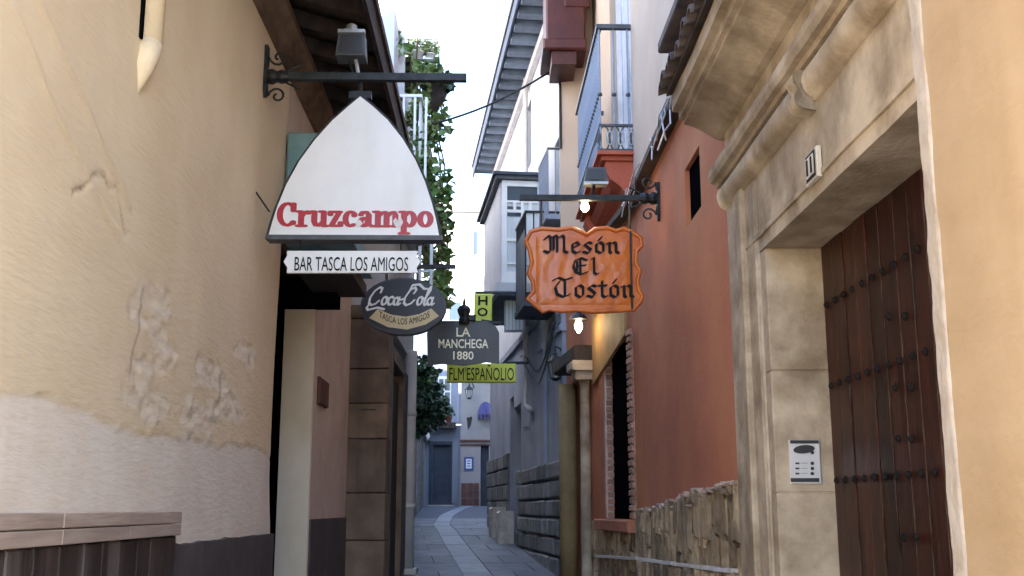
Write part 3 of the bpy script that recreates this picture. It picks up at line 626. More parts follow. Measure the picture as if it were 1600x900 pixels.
endl = thing('round_door_lamp', 'pale round lamp beside the dark blue door at the end of the lane', 'lamp', PY(666, 683, YF - .3))
MB().lathe(PY(666, 688, YF - .3), [(.02, 0), (.1, .05), (.13, .15), (.1, .25), (.02, .3)], 12).build('globe', 'letterwhite', endl, True)
MB().box(PY(660, 700, YF).x, PY(672, 700, YF).x, YF - .3, YF, PY(666, 691, YF).z, PY(666, 689, YF).z).build('lamp_arm', 'iron', endl)
cre = thing('cream_end_house', 'cream house at the end of the lane with framed notice and brown tile base', 'house', PY(740, 790, YF - .6))
YC = YF - .6
x0, x1 = PY(720, 700, YC).x, PY(790, 700, YC).x
dx0, dx1, dzt = PY(751, 700, YC).x, PY(764, 700, YC).x, PY(751, 696, YC).z
panel((x0, YC), (x1, YC), 1.2, PY(740, 592, YC).z, .5, YA, [(dx0 - x0, dx1 - x0, 1.2, dzt)]).build('wall', 'farcream_shaded', cre)
MB().box(dx0, dx1, YC + .25, YC + .3, 1.3, dzt).build('door', 'fardoor', cre)
for i in range(3):
    for j in range(3):
        a = PY(720.5 + i * 9.5, 790 - j * 12, YC - .03); b = PY(729.5 + i * 9.5, 779 - j * 12, YC - .03); MB().box(a.x, b.x, YC - .03, YC, a.z, b.z).build('base_tile', 'farbase', cre)
fb(718, 687, 768, 690, YC - .08, .08, 'string_course', 'farbase', cre); fb(718, 694, 768, 696, YC - .05, .05, 'string_course', 'farbase', cre)
fb(716, 586, 770, 592, YC - .15, .7, 'cornice', 'farwhite_shaded', cre)
nb = thing('framed_notice', 'white notice in a blue frame on the cream wall at the lane end', 'notice', PY(732, 735, YC - .04))
fb(725, 714, 740, 735, YC - .04, .04, 'frame', 'noticeblue', nb); fb(728, 717, 737, 732, YC - .05, .012, 'sheet', 'paper', nb)
for i in range(3): fb(730, 719.5 + i * 4, 735, 721 + i * 4, YC - .054, .003, 'print_line', 'noticeblue', nb)
def lantern(name, label, p, wallp, s, lit=None, par=None, grp=None):
    """hexagonal lantern on an arm from wallp to above p (p: bottom of the lantern)"""
    t = thing(name, label, 'lantern', p, grp)
    top = p + V(0, 0, s * 1.45)
    MB().tube([wallp, (wallp + top) / 2 + V(0, 0, s * .45), top + V(0, 0, s * .3), top], s * .05, 6).build('arm', 'iron', t)
    MB().lathe(p, [(s * .1, -s * .12), (s * .26, 0), (s * .26, s * .05)], 6).build('base', 'iron', t)
    MB().lathe(p + V(0, 0, s * .05), [(s * .22, 0), (s * .38, s * .8)], 6).build('glass', M[lit] if lit else 'lampglass', t)
    for k in range(6):
        c, sn = math.cos(k * math.pi / 3), math.sin(k * math.pi / 3); MB().tube([p + V(c * s * .25, sn * s * .25, 0), p + V(c * s * .41, sn * s * .41, s * .88)], s * .025, 4).build('glazing_bar', 'iron', t)
    MB().lathe(p + V(0, 0, s * .86), [(s * .48, 0), (s * .44, s * .1), (s * .2, s * .36), (s * .1, s * .4), (s * .12, s * .5), (s * .02, s * .6)], 6).build('cap', 'iron', t)
    return t
lantern('wall_lantern', 'small iron lantern on the cream wall at the lane end', PY(733, 622, YC - .4), PY(741, 606, YC), .32)
pu = thing('violet_awning', 'rounded violet awning over the doorway at the right of the lane end', 'awning', PY(757, 650, YC))
a = PY(746, 650, YC); b = PY(772, 628, YC); rx = (b.x - a.x) / 2; cx = (a.x + b.x) / 2; hz = b.z - a.z; pm = MB(); nu, nv = 14, 6
for j in range(nv + 1):
    for i in range(nu + 1):
        t, q = math.pi * i / nu, math.pi / 2 * j / nv; pm.v.append(V(cx - rx * math.cos(t) * math.cos(q), YC - .7 * math.sin(t) * math.cos(q) - .003, a.z + hz * math.sin(q)))
for j in range(nv):
    for i in range(nu): k = j * (nu + 1) + i; pm.f.append((k, k + 1, k + nu + 2, k + nu + 1))
pm.build('canopy', 'purple', pu, True)
for i in range(nu):
    t0, t1 = math.pi * i / nu, math.pi * (i + 1) / nu; P_ = lambda t, z: V(cx - rx * math.cos(t), YC - .7 * math.sin(t) - .003, z)
    if i % 2 == 0: MB().prism([P_(t0, a.z - .14), P_(t1, a.z - .14), P_(t1, a.z), P_(t0, a.z)], V(0, .01, 0)).build('valance_flap', 'purple', pu)
bo = thing('bracket_sign', 'small dark bracket sign above the cream wall notice', 'sign', PY(733, 660, YC))
MB().tube([PY(736, 652, YC), PY(736, 652, YC - .5)], .03, 6).build('arm', 'iron', bo); MB().prism(ppoly([(729, 652), (738, 652), (736, 664), (731, 672)], YC - .4), V(0, .03, 0)).build('board', 'eavewood', bo)
# houses beyond
tall = thing('tall_white_block', 'tall pale sunlit house rising beyond the end of the lane', 'house', (-1, 52, 1.6))
def fbt(px0, py0, px1, py1, Y, dep, name, mat): return fb(px0, py0, px1, py1, Y, dep, name, mat, tall)
fbt(640, 330, 792, 700, 52, 8, 'wall', 'farpale'); fbt(716, 432, 790, 440, 51.85, .15, 'string_course', 'farcream_shaded'); fbt(690, 322, 790, 330, 51.7, 8.3, 'roof_edge', 'farcream_shaded')
for (x0, y0, x1, y1) in ((704, 300, 720, 322), (738, 360, 748, 400), (700, 470, 722, 510)):
    if y0 > 330:
        w_ = fbt(x0, y0, x1, y1, 51.95, .05, 'window', 'whitepaint'); fb(x0 + 2, y0 + 2, x1 - 2, y1 - 2, 51.93, .03, 'pane', 'glass', w_)
tall2 = thing('far_hip_roof_house', 'pale far house with grey-green hipped roof seen in the sky gap', 'house', (-2, 75, 1.6))
fb(668, 312, 745, 700, 75, 8, 'wall', 'farpale', tall2)
MB().prism(ppoly([(690, 312), (745, 312), (722, 296), (708, 296)], 75), V(0, 8, 0)).build('roof', 'teal', tall2)

# ============================================================ RIGHT: ochre house corner
XO = 1.05; YOE = PX(1450, 450, XO).y
ochre = thing('ochre_house', 'ochre plastered house at the right edge with pale bare corner strip', 'house', (XO, 1.5, 0))
def rough_sheet(y0, y1, z0, z1, X, ny, nz, amp, fr, edge=0, wrap=0, seed=0):
    vs, fs = [], []
    for j in range(nz + 1):
        z = z0 + (z1 - z0) * j / nz
        for i in range(ny + 1):
            t = i / ny; y = y0 + (y1 - y0) * t
            if edge: y += edge * noise.fractal(V(seed, z * 2.3, 1), 1, 2.1, 4) * t
            x = X + noise.fractal(V(seed + 1, y * fr, z * fr), 1, 2.1, 4) * amp
            if wrap and t < .12: x += .012 * (1 - t / .12)
            if wrap and t > .72: x += wrap * ((t - .72) / .28) ** 2
            vs.append((x, y, z))
    for j in range(nz):
        for i in range(ny): a = j * (ny + 1) + i; fs.append((a, a + ny + 1, a + ny + 2, a + 1))
    mb = MB(); mb.add(vs, fs); return mb
rough_sheet(.4, YOE - .065, -.2, 7.2, XO, 90, 280, .004, 4, .003, 0, 3).build('wall', 'ochre', ochre, True)
rough_sheet(YOE - .10, YOE, -.2, 7.2, XO - .004, 18, 420, .004, 12, .002, .05, 3).build('corner_strip', 'palecorner', ochre, True)
MB().box(XO + .05, 5, .4, YOE - .03, -.2, 7.2).build('inner_wall', 'ochre', ochre)

# ============================================================ RIGHT: stone portal with studded door
XP = 1.2
YJ = PX(1204, 600, XP).y; YPE = PX(1150, 600, XP).y; XD = XP + .235; YN = 2.2
port = thing('portal_house', 'house with carved stone portal and studded dark red door', 'house', (XP, 4.4, gz(4.4)))
zl = PX(1200, 381, XP).z
MB().box(XD + .06, 5, YN, YPE + .02, -.2, 7.4).build('inner_wall', 'portal', port)
MB().box(XP + .02, XD + .06, YN, YPE + .02, 3.7, 7.4).build('upper_wall', 'peach', port)
# pilaster: profile in plan swept upwards
def pil(y0, y1, xf, z0, z1, name): return MB().cbox((xf, y1, z0), -YA, XA, ZA, y1 - y0, XD + .02 - xf, z1 - z0, .008).build(name, 'portal', port)
dw = YPE - YJ
pil(YJ + dw * .62, YPE, XP - .012, -.2, 3.0, 'jamb_moulding'); pil(YJ + dw * .46, YJ + dw * .61, XP - .03, -.2, 3.0, 'jamb_moulding'); pil(YJ + dw * .2, YJ + dw * .45, XP - .006, -.2, 3.0, 'jamb_moulding')
MB().box(XP + .012, XD + .02, YJ + .006, YJ + dw * .62, -.2, zl).build('jamb_core', 'portal', port)
zj = -.2
for hj in (.62, .55, .6, .52, .58):
    h_ = min(hj, zl - zj)
    if h_ > .02: MB().cbox((XP + .004, YJ, zj), XA, YA, ZA, XD - XP + .02, dw * .14, h_ - .004, .004).build('jamb_block', 'portal', port)
    zj += hj
MB().tube([V(XP + .008, YJ + dw * .16, -.2), V(XP + .008, YJ + dw * .16, 3.0)], .014, 8).build('jamb_bead', 'portal', port, True)
MB().extr([(XD + .02, zl), (XP, zl), (XP, zl + .06), (XP - .01, zl + .062), (XP - .01, zl + .085), (XP, zl + .087), (XP, 3.0), (XD + .02, 3.0)], YN, YPE, 20, .004).build('lintel', 'portal', port)
YCB = PX(1256, 200, XP - .04).y
tor = [(XP + .02, 2.985), (XP - .012, 2.988), (XP - .014, 3.0)] + [(XP - .014 - .034 * math.sin(t) - .012 * t / math.pi, 3.058 - .056 * math.cos(t)) for t in [math.pi * k / 10 for k in range(1, 10)]] + [(XP + .02, 3.116)]
MB().extr(tor, YN, YCB - .05, 12, .004).build('round_moulding', 'portal', port, True); MB().extr(tor, YCB + .05, YPE + .02, 8, .004).build('round_moulding', 'portal', port, True)
MB().extr([(XP + .02, 2.95), (XP - .02, 2.952)] + [(XP - .03 - .05 * math.sin(t), 3.0 - .045 * math.cos(t)) for t in [math.pi * k / 8 for k in range(0, 7)]] + [(XP - .055 - .03 * math.sin(t), 3.08 - .035 * math.cos(t)) for t in [math.pi * k / 6 for k in range(1, 6)]] + [(XP + .02, 3.117)], YCB - .045, YCB + .045, 6, .006).build('corbel', 'portal', port, True)
MB().extr([(XP + .02, 3.12), (XP - .05, 3.12), (XP - .055, 3.14), (XP - .08, 3.145), (XP - .09, 3.17), (XP - .09, 3.205), (XP - .075, 3.215), (XP + .02, 3.22)], YN, YPE + .04, 20, .005).build('cornice', 'portal', port)
MB().box(XP - .005, XD, YN, YPE + .01, 3.222, 3.42).build('frieze', 'portal', port)
XE = PY(1050, 160, YPE + .1).x
MB().extr([(XD, 3.40), (XP - .01, 3.40), (XP - .04, 3.41), (XP - .09, 3.445), (XP - .15, 3.475), (XP - .20, 3.49), (XP - .20, 3.51), (XE + .035, 3.515), (XE + .035, 3.555), (XE, 3.56), (XE, 3.64), (XD, 3.66)], YN, YPE + .1, 26, .005).build('hood_moulding', 'portal', port)
# row of roof tiles on the hood
tl = None
for i in range(26):
    yy = YPE + .06 - i * .125
    if tl is None:
        m_ = MB(); n = 8; prof = [(math.cos(math.pi * q / n), math.sin(math.pi * q / n)) for q in range(n + 1)]
        for (xx, zz, r, th) in ((XE - .07, 3.655, .058, 0), (XP + .1, 3.80, .05, 0), (XP + .1, 3.80, .038, 1), (XE - .07, 3.655, .045, 1)):
            for c, s_ in prof: m_.v.append(V(xx, yy + c * r, zz + s_ * r))
        for b in range(3):
            for q in range(n): m_.f.append((b * 9 + q, b * 9 + q + 1, b * 9 + 10 + q, b * 9 + 9 + q))
        for q in range(n): m_.f.append((27 + q, 28 + q, q + 1, q))
        tl = m_.build('cap_tile', 'tile', port)
    else: dup(tl, port, (random.uniform(-.012, .012), -i * .125, random.uniform(-.006, .006)))
MB().prism([V(XE - .03, YN, 3.645), V(XP + .1, YN, 3.76), V(XP + .1, YN, 3.80), V(XE - .03, YN, 3.675)], V(0, YPE + .1 - YN, 0)).build('tile_bed', 'tile', port)
# the door: planks and studs
door = MB().box(XD + .04, XD + .06, YN, YJ, -.1, zl + .3).build('door', 'door', port)
yy = YJ - .005
while yy > YN + .1:
    w = random.uniform(.135, .165); MB().cbox((XD + .012 + random.uniform(0, .006), yy, -.1), -YA, XA, ZA, w - .010, .03, zl + .4, .003).build('plank', 'door', door); yy -= w
stud = MB().lathe((0, 0, 0), [(.0155, 0), (.014, .007), (.007, .013)], 8, V(-1, 0, 0)).build('stud', 'studiron', door)
stud.location = (0, 0, 0); base = wloc(port)
first = True
def add_stud(y, z):
    global first
    if first: o = stud; first = False
    else: o = stud.copy(); COL.objects.link(o); o.parent = door
    o.location = V(XD + .012, y, z)
stud.data.transform(Matrix.Translation(base))     # stored relative to the house origin
def stud_at(y, z):
    add_stud(y, z)
zrows = [PX(1292, py, XD).z for py in (752, 604, 474)]
for zr in zrows:
    for i in range(11): stud_at(YJ - .06 - i * .115, zr)
for py, xs_ in ((685, (1400, 1420)), (495, (1385, 1410)), (605, (1395, 1420)), (840, (1408, 1428))):
    for x_ in xs_: p = PX(x_, py, XD); stud_at(p.y, p.z)
for o_ in list(door.children):
    if o_.name.startswith('stud'): o_.location = o_.location - base
MB().box(XP + .01, XD + .05, YN, YJ, gz(4) - .2, gz(4) + .02).build('door_step', 'ledge', port)
# intercom on the jamb facing the street
a = PY(1235, 756, YJ); b = PY(1279, 688, YJ)
ic = thing('intercom_panel', 'pale intercom panel with dark speaker on the stone door jamb', 'intercom', V((a.x + b.x) / 2, YJ, a.z))
MB().cbox((a.x, YJ - .016, a.z), XA, YA, ZA, b.x - a.x, .016, b.z - a.z, .004).build('plate', 'steel', ic)
def icb(px0, py0, px1, py1, name, mat, d=.004): fb(px0, py0, px1, py1, YJ - .016 - d, d, name, mat, ic)
icb(1235, 688, 1279, 693, 'top_strip', 'steeldark'); icb(1236, 747, 1280, 753, 'bottom_strip', 'steeldark')
c = PY(1256, 702, YJ - .016)
MB().prism([c + V(math.cos(t) * .046, 0, math.sin(t) * .018 + math.cos(t) * .004) for t in [k * math.pi / 8 for k in range(16)]], V(0, -.005, 0)).build('speaker_grille', 'steeldark', ic)
for i, py in enumerate((707, 724, 732, 740)):
    c = PY(1269, py, YJ - .016); MB().lathe(c, [(.0075, 0), (.0075, .004), (.005, .006)], 10, V(0, -1, 0)).build('button', 'steeldark', ic)
    if i: icb(1243, py - 1.4, 1249, py + 1.4, 'name_slip', 'signgrey', .002); icb(1251, py - .9, 1262, py + .3, 'name_line', 'galv', .002)
# house number on the lintel
p0 = PX(1268, 280, XP - .0); p1 = PX(1284, 240, XP - .0)
hn = thing('house_number_tile', 'small framed number 11 tile on the stone lintel above the door', 'house number', V(XP, p0.y, p0.z))
yc, zc_ = (p0.y + p1.y) / 2, (p0.z + p1.z) / 2
MB().cbox((XP - .022, yc + .075, zc_ - .06), -YA, XA, ZA, .15, .018, .118, .004).build('tile', 'ctile', hn)
MB().box(XP - .0245, XP - .0225, yc - .058, yc + .058, zc_ - .05, zc_ + .05).build('border', 'signblack', hn)
MB().box(XP - .0275, XP - .0247, yc - .045, yc + .045, zc_ - .038, zc_ + .038).build('field', 'ctile', hn)
place(bftext('11', .03), V(XP - .0277, yc + .032, zc_ - .03), -YA, ZA, -XA, .064, .06, .003).build('lettering', 'signblack', hn)

# ============================================================ RIGHT: the red and peach tavern house
G0, G1, G2 = (XP + .02, YPE + .01), (XP + .02, 9.0), (.80, 13.2)      # frontage bends left at Y 9
tav = thing('red_tavern_house', 'tavern house with red rendered ground floor and peach upper floor', 'house', (XP, 8, gz(8)))
u2 = V(G2[0] - G1[0], G2[1] - G1[1], 0); L2 = u2.length; u2.normalize(); n2 = V(u2.y, -u2.x, 0)      # n2 points into the house
def on2(px, py): return PL(px, py, G1, G2)
def u_of(p): return (V(p.x, p.y, 0) - V(G1[0], G1[1], 0)).dot(u2)
sA, sB = PX(1071, 300, G0[0]), PX(1095, 300, G0[0])
zs0, zs1 = PX(1071, 358, G0[0]).z, PX(1095, 222, G0[0]).z
ZR = 4.05
panel(G0, G1, -.2, ZR, .3, XA, [(sB.y - G0[1], sA.y - G0[1], zs0, zs1)]).build('red_wall', 'red', tav)
MB().box(G0[0] + .03, G0[0] + .08, sB.y - .1, sA.y + .1, zs0 - .1, zs1 + .1).build('slit_window_dark', 'black', tav)  # flat black sheet behind the slit stands in for interior darkness
wu0, wu1 = u_of(on2(987, 700)), u_of(on2(946, 700)); wz0 = on2(987, 812).z; wz1 = on2(987, 518).z
du0, du1 = u_of(on2(921, 700)), u_of(on2(893, 700)); dzt = on2(915, 585).z
panel(G1, G2, -.2, ZR, .3, n2, [(wu0, wu1, wz0, wz1), (du0, du1, -.2, dzt)]).build('red_wall', 'red', tav)
def on(u, t, z): return V(G1[0], G1[1], 0) + u2 * u + n2 * t + V(0, 0, z)
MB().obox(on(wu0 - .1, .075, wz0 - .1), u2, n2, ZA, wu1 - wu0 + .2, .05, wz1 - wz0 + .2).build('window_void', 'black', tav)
MB().obox(on(du0, .10, -.2), u2, n2, ZA, (du1 - du0) * .95, .05, dzt + .2).build('tavern_door', 'woodbrown' if 'woodbrown' in M else 'brownstone', tav)
# thin bricks round the window
bh = .062
def bricks(u0, w, face_t, dep, z0, z1, along=True):
    z = z0; i = 0
    while z < z1 - .02:
        ww = w * (1.0 if i % 2 else .86)
        MB().cbox(on(u0, face_t, z), u2, n2, ZA, ww, dep, bh - .014, .005, .002).build('brick', 'brick', tav); z += bh; i += 1
MB().obox(on(wu0 - .14, -.012, wz0), u2, n2, ZA, .14, .02, wz1 - wz0).build('mortar_bed', 'mortar', tav)
bricks(wu0 - .15, .15, -.035, .03, wz0 + .01, wz1)
MB().obox(on(wu1 - .012, .0, wz0), u2, n2, ZA, .010, .07, wz1 - wz0).build('mortar_bed', 'mortar', tav)
z = wz0 + .01
while z < wz1 - .02:
    MB().obox(on(wu1 - .028, .01 + random.uniform(0, .01), z), u2, n2, ZA, .02, .06, bh - .016).build('brick', 'brick', tav); z += bh
MB().obox(on(wu1, -.012, wz0), u2, n2, ZA, .2, .02, wz1 - wz0).build('mortar_bed', 'sill', tav)
s0 = on2(990, 815); MB().cbox(on(wu0 - .16, -.09, wz0 - .105), u2, n2, ZA, wu1 - wu0 + .34, .3, .10, .01).build('window_sill', 'sill', tav)
# sloping board above the window, lamp glow in its colour; column and doorway
MB().prism([on(wu0 + .05, -.03, wz1 + .0), on(wu1 + .45, -.03, wz1 - .28), on(wu1 + .45, -.03, wz1 + .5), on(wu0 + .05, -.03, wz1 + .5)], n2 * .029).build('lamp_glow_panel', 'glowpanel', tav)
cu_ = u_of(on2(927, 700)); ctop = on2(927, 585).z
cp = on(cu_, -.08, 0)
MB().lathe(V(cp.x, cp.y, .4), [(.075, 0), (.075, .3), (.055, .36), (.05, ctop - .5), (.065, ctop - .46)], 14).build('column', 'portal', tav, True)
MB().cbox(on(cu_ - .13, -.2, ctop - .06), u2, n2, ZA, .26, .2, .09, .01).build('column_capital', 'portal', tav); MB().cbox(on(cu_ - .17, -.24, ctop + .03), u2, n2, ZA, .34, .24, .10, .015).build('column_capital', 'portal', tav)
MB().cbox(on(cu_ - .12, -.22, ctop + .132), u2, n2, ZA, 1.3, .22, .16, .02).build('door_beam', 'eavewood', tav)
wp = on((du0 + du1) / 2 + .18, -.10, 0)
MB().lathe(V(wp.x, wp.y, .4), [(.10, 0), (.10, ctop - .4)], 12).build('door_post', 'postwood', tav, True)
# splinter stones: tall slivers set upright, ragged along the top
def stone_top(y): return 1.63 - .048 * (y - 5.4) + noise.noise(V(y * 2.1, 0, 5)) * .035 if y < 9.1 else 1.36
n_ = 0
def sliver(base, ud, nd, w, h, lean):
    m_ = MB(); a = random.uniform(.010, .038); k = random.uniform(.25, .75); j = lambda s_: random.uniform(-s_, s_)
    tw = w * random.uniform(.55, 1.1); to = (w - tw) * random.random(); c = .01
    v = [(0, 0, 0), (w, 0, 0), (to + tw, 0, h + j(.02)), (to, 0, h + j(.02)), (c, -a, c), (w - c, -a * random.uniform(.4, 1.4), c), (to + tw - c, -a * random.uniform(.3, 1.2), h - .02 + j(.02)), (to + c, -a * random.uniform(.3, 1.2), h - .02 + j(.02)), (w * k, -a * 1.35, .02), (to + tw * k, -a * 1.2, h + j(.02))]
    m_.add([base + ud * x + nd * y_ + ZA * z_ for x, y_, z_ in v], [(0, 1, 5, 8, 4), (4, 8, 9, 7), (8, 5, 6, 9), (1, 2, 6, 5), (2, 3, 7, 9, 6), (3, 0, 4, 7)])
    return m_.build('stone', 'rubble', tav)
u = 0.0; Ltot = (9.0 - G0[1])
bed = MB(); bed.box(XP + .012, XP + .05, G0[1], 9.0, -.2, 1.36); bed.build('stone_bed', 'rubble', tav)
while u < Ltot + 2.4:
    w = random.uniform(.06, .17)
    if u < Ltot: bp_ = V(G0[0] - .004, G0[1] + u, 0); ud, nd = YA, XA
    else: bp_ = on(u - Ltot, -.002, 0); ud, nd = u2, n2
    yv = bp_.y
    if u > Ltot and (wu0 - .2 < u - Ltot < wu1 + .2): top = wz0 - .11
    else: top = stone_top(yv)
    if u > Ltot and u - Ltot > du0 - .25: break
    z = gz(yv) - .1
    while z < top - .05:
        h = min(random.uniform(.16, .6), top - z + random.uniform(0, .03))
        sliver(bp_ + V(0, 0, z), ud, nd, w - .006, h - .008, random.uniform(-.02, .02)); z += h
    if not (u > Ltot): MB().cbox(bp_ + V(0, 0, z - .012) - nd * .032, ud, nd, ZA, w - random.uniform(0, .03), .034, random.uniform(.014, .034), .006, .005).build('rim_stone', 'rimstone', tav)
    u += w
# pale ledge line in three lengths
lz = lambda y: 1.195 - (y - 5.4) * .028
ya = 5.42
while ya < 8.95:
    yb = min(ya + random.uniform(.3, .6), 9.0); o1, o2, h1 = random.uniform(.06, .09), random.uniform(.06, .09), random.uniform(.014, .03)
    MB().add([V(G0[0] - o1, ya, lz(ya)), V(G0[0] - o2, yb - .01, lz(yb)), V(G0[0], yb - .01, lz(yb)), V(G0[0], ya, lz(ya)), V(G0[0] - o1 + .006, ya, lz(ya) + h1), V(G0[0] - o2 + .006, yb - .01, lz(yb) + h1 + random.uniform(-.008, .008)), V(G0[0], yb - .01, lz(yb) + h1), V(G0[0], ya, lz(ya) + h1)], [(0, 1, 5, 4), (4, 5, 6, 7), (1, 2, 6, 5), (3, 0, 4, 7), (0, 3, 2, 1)]).build('ledge_stone', 'ledge', tav); ya = yb
MB().prism([on(0.02, -.07, lz(9)), on(1.7, -.07, lz(10.7)), on(1.7, -.07, lz(10.7) + .022), on(.02, -.07, lz(9) + .022)], n2 * .07).build('ledge_stone', 'ledge', tav)
bs = MB(); bs.prism([V(G0[0] - .055, 5.42, -.1), V(G0[0] - .055, 9.0, -.1), V(G0[0] - .055, 9.0, lz(9) - .004), V(G0[0] - .055, 5.42, lz(5.42) - .004)], V(.05, 0, 0)); bs.build('lower_stone_bed', 'rubble', tav)
u = 0
while u < Ltot - .05:
    w = min(random.uniform(.1, .2), Ltot - u); sliver(V(G0[0] - .055, G0[1] + u + .01, gz(G0[1] + u) - .1), YA, XA, w - .006, lz(G0[1] + u) - gz(G0[1] + u) + .09, random.uniform(-.02, .02)); u += w
# dark coping with stray wires where the red floor ends
MB().prism([V(G0[0] - .10, YPE + .12, ZR - .02), V(G0[0] + .02, YPE + .12, ZR - .02), V(G0[0] + .02, YPE + .12, ZR + .05), V(G0[0] - .10, YPE + .12, ZR + .03)], V(0, 9.0 - YPE - .12, 0)).build('dark_coping', 'tile', tav)
MB().prism([on(0.01, -.10, ZR - .02), on(0.01, .02, ZR - .02), on(.01, .02, ZR + .05), on(.01, -.10, ZR + .03)], u2 * (L2 - .1)).build('dark_coping', 'tile', tav)
wr = MB(); rr = random.Random(3)
for i in range(9):
    yv = 6.2 + rr.uniform(0, 2.4); pts = [V(G0[0] - .11, yv, ZR + .03)]
    for k in range(4): pts.append(pts[-1] + V(rr.uniform(-.04, .01), rr.uniform(-.12, .16), rr.uniform(-.11, -.01)))
    wr.tube(pts, .006, 5)
wr.build('stray_wires', 'galv', tav)
# peach upper floor
XU = XP + .09
H0, H1 = (XU, YPE + .03), (XU - .012 * 7.15, YPE + 7.15)
uh = V(H1[0] - H0[0], H1[1] - H0[1], 0); LH = uh.length; uh.normalize(); nh = V(uh.y, -uh.x, 0)
def onh(px, py): return PL(px, py, H0, H1)
def uh_of(p): return (V(p.x, p.y, 0) - V(H0[0], H0[1], 0)).dot(uh)
def oh(u, t, z): return V(H0[0], H0[1], 0) + uh * u + nh * t + V(0, 0, z)
bd0, bd1 = uh_of(onh(986, 100)), uh_of(onh(954, 100))
zbal = PY(970, 236, 9.24).z
sw0, sw1 = uh_of(onh(1092, 20)), uh_of(onh(1056, 20)); zsw = onh(1060, 52).z
panel(H0, H1, ZR + .0, 8.0, .25, nh, [(bd0, bd1, zbal, 7.4), (max(sw0, .3), sw1, zsw, 6.6)]).build('peach_wall', 'peach', tav)
MB().prism([V(.80, 12.56, ZR), V(H1[0] + .1, H1[1] - .05, ZR), V(H1[0] + .1, H1[1] + .04, ZR), V(.80, 12.64, ZR)], V(0, 0, 3.95)).build('return_wall', 'peach', tav)
wnd = MB().obox(oh(max(sw0, .3), .1, zsw), uh, nh, ZA, sw1 - max(sw0, .3), .03, 1.8).build('window', 'whitepaint', tav)
MB().obox(oh(max(sw0, .3) + .06, .09, zsw + .06), uh, nh, ZA, sw1 - max(sw0, .3) - .12, .012, 1.7).build('pane', 'glass', wnd)
MB().cbox(oh(max(sw0, .3) - .05, -.12, zsw - .08), uh, nh, ZA, sw1 - max(sw0, .3) + .14, .14, .075, .01).build('window_sill', 'tile', tav)
bdo = MB().obox(oh(bd0, .08, zbal), uh, nh, ZA, bd1 - bd0, .04, 7.4 - zbal).build('balcony_door', 'galv', tav)
for k in range(3):
    MB().cbox(oh(bd0 + .04 + k * (bd1 - bd0 - .04) / 3, .055, zbal + .05), uh, nh, ZA, (bd1 - bd0) / 3 - .06, .02, 2.7, .008).build('door_leaf', 'ironblue', bdo)
MB().box(2.0, 6, YPE + .03, 13.2, -.2, 8.0).build('inner_wall', 'peach', tav)
MB().prism([V(H0[0] + .26, H0[1], ZR - .1), V(H1[0] + .26, H1[1], ZR - .1), V(2.1, H1[1], ZR - .1), V(2.1, H0[1], ZR - .1)], V(0, 0, .06)).build('floor_slab', 'black', tav)
MB().prism([oh(-.1, -.45, 8.0), oh(LH, -.45, 8.0), V(6, 13.2, 8.0), V(6, YPE, 8.0)], V(0, 0, .15)).build('roof', 'tile', tav)
# maroon timber bay on the upper floor
mar = thing('maroon_oriel', 'dark maroon timber oriel jutting out high on the right behind the balcony', 'oriel', PY(885, 100, 12.2))
a = PY(862, 100, 12.0); b = PY(914, 100, 12.0); c = PY(848, 82, 12.0)
MB().box(a.x, b.x - .1, 12.0, 12.6, a.z, c.z + .02).build('base_moulding', 'darkred', mar)
MB().cbox((c.x, 11.94, c.z + .02), XA, YA, ZA, b.x - c.x + .02, .8, .14, .02).build('base_moulding', 'darkred', mar)
MB().cbox((c.x + .04, 12.0, c.z + .16), XA, YA, ZA, b.x - c.x - .03, .7, 1.6, .02).build('bay_body', 'darkred', mar)
p = PY(895, 8, 11.99); MB().cbox((p.x - .1, 11.985, p.z - .02), XA, YA, ZA, .3, .02, .9, .01).build('bay_panel', 'darkred', mar)
# balcony with iron rails
balc = thing('iron_rail_balcony', 'balcony with ornate grey iron rails above the orange tavern board', 'balcony', (.95, 10.2, zbal))
YB0, YB1 = 9.24, 11.4
f0 = PY(936, 200, YB0); xw = PY(1003, 200, YB0).x
zt = PY(935, 38, YB0).z; zo1 = PY(970, 194, YB0).z
ub = V(uh.x, uh.y, 0); OB = V(f0.x, YB0, 0)
def ob(u, t, z): return OB + ub * u + nh * t + V(0, 0, z)
LB = 2.2; WB = xw - f0.x
MB().obox(ob(-.02, -.02, zbal - .035), ub, nh, ZA, LB + .04, WB + .1, .035).build('balcony_floor', 'redorange', balc)
MB().obox(ob(.03, .02, zbal - .075), ub, nh, ZA, LB - .06, WB + .1, .038).build('balcony_floor', 'redorange', balc)
cor = [(.06, 0), (.05, -.06), (.10, -.16), (.2, -.24), (.25, -.32), (.40, -.36), (WB + .1, -.36), (WB + .1, 0)]
for uu in (.06, LB - .3):
    MB().prism([ob(uu, t, zbal - .078 + z) for t, z in cor], ub * .24).build('corbel', 'redorange', balc)
MB().prism([ob(.3, t + .06, zbal - .078 + z * .8) for t, z in cor], ub * (LB - .6)).build('cove', 'redorange', balc)
MB().obox(ob(-.01, -.01, zt - .04), ub, nh, ZA, .05, WB + .04, .04).build('top_rail', 'ironrail', balc)
MB().obox(ob(.041, -.01, zt - .04), ub, nh, ZA, LB, .05, .04).build('top_rail', 'ironrail', balc)
MB().obox(ob(LB, .041, zt - .04), ub, nh, ZA, .04, WB, .04).build('top_rail', 'ironrail', balc)
for z in (zbal + .0, zo1 - .02):
    MB().obox(ob(0, 0, z + .001), ub, nh, ZA, .03, WB, .022).build('lower_rail', 'ironrail', balc); MB().obox(ob(.031, 0, z + .001), ub, nh, ZA, LB, .03, .022).build('lower_rail', 'ironrail', balc)
zm = PY(960, 147, YB0).z
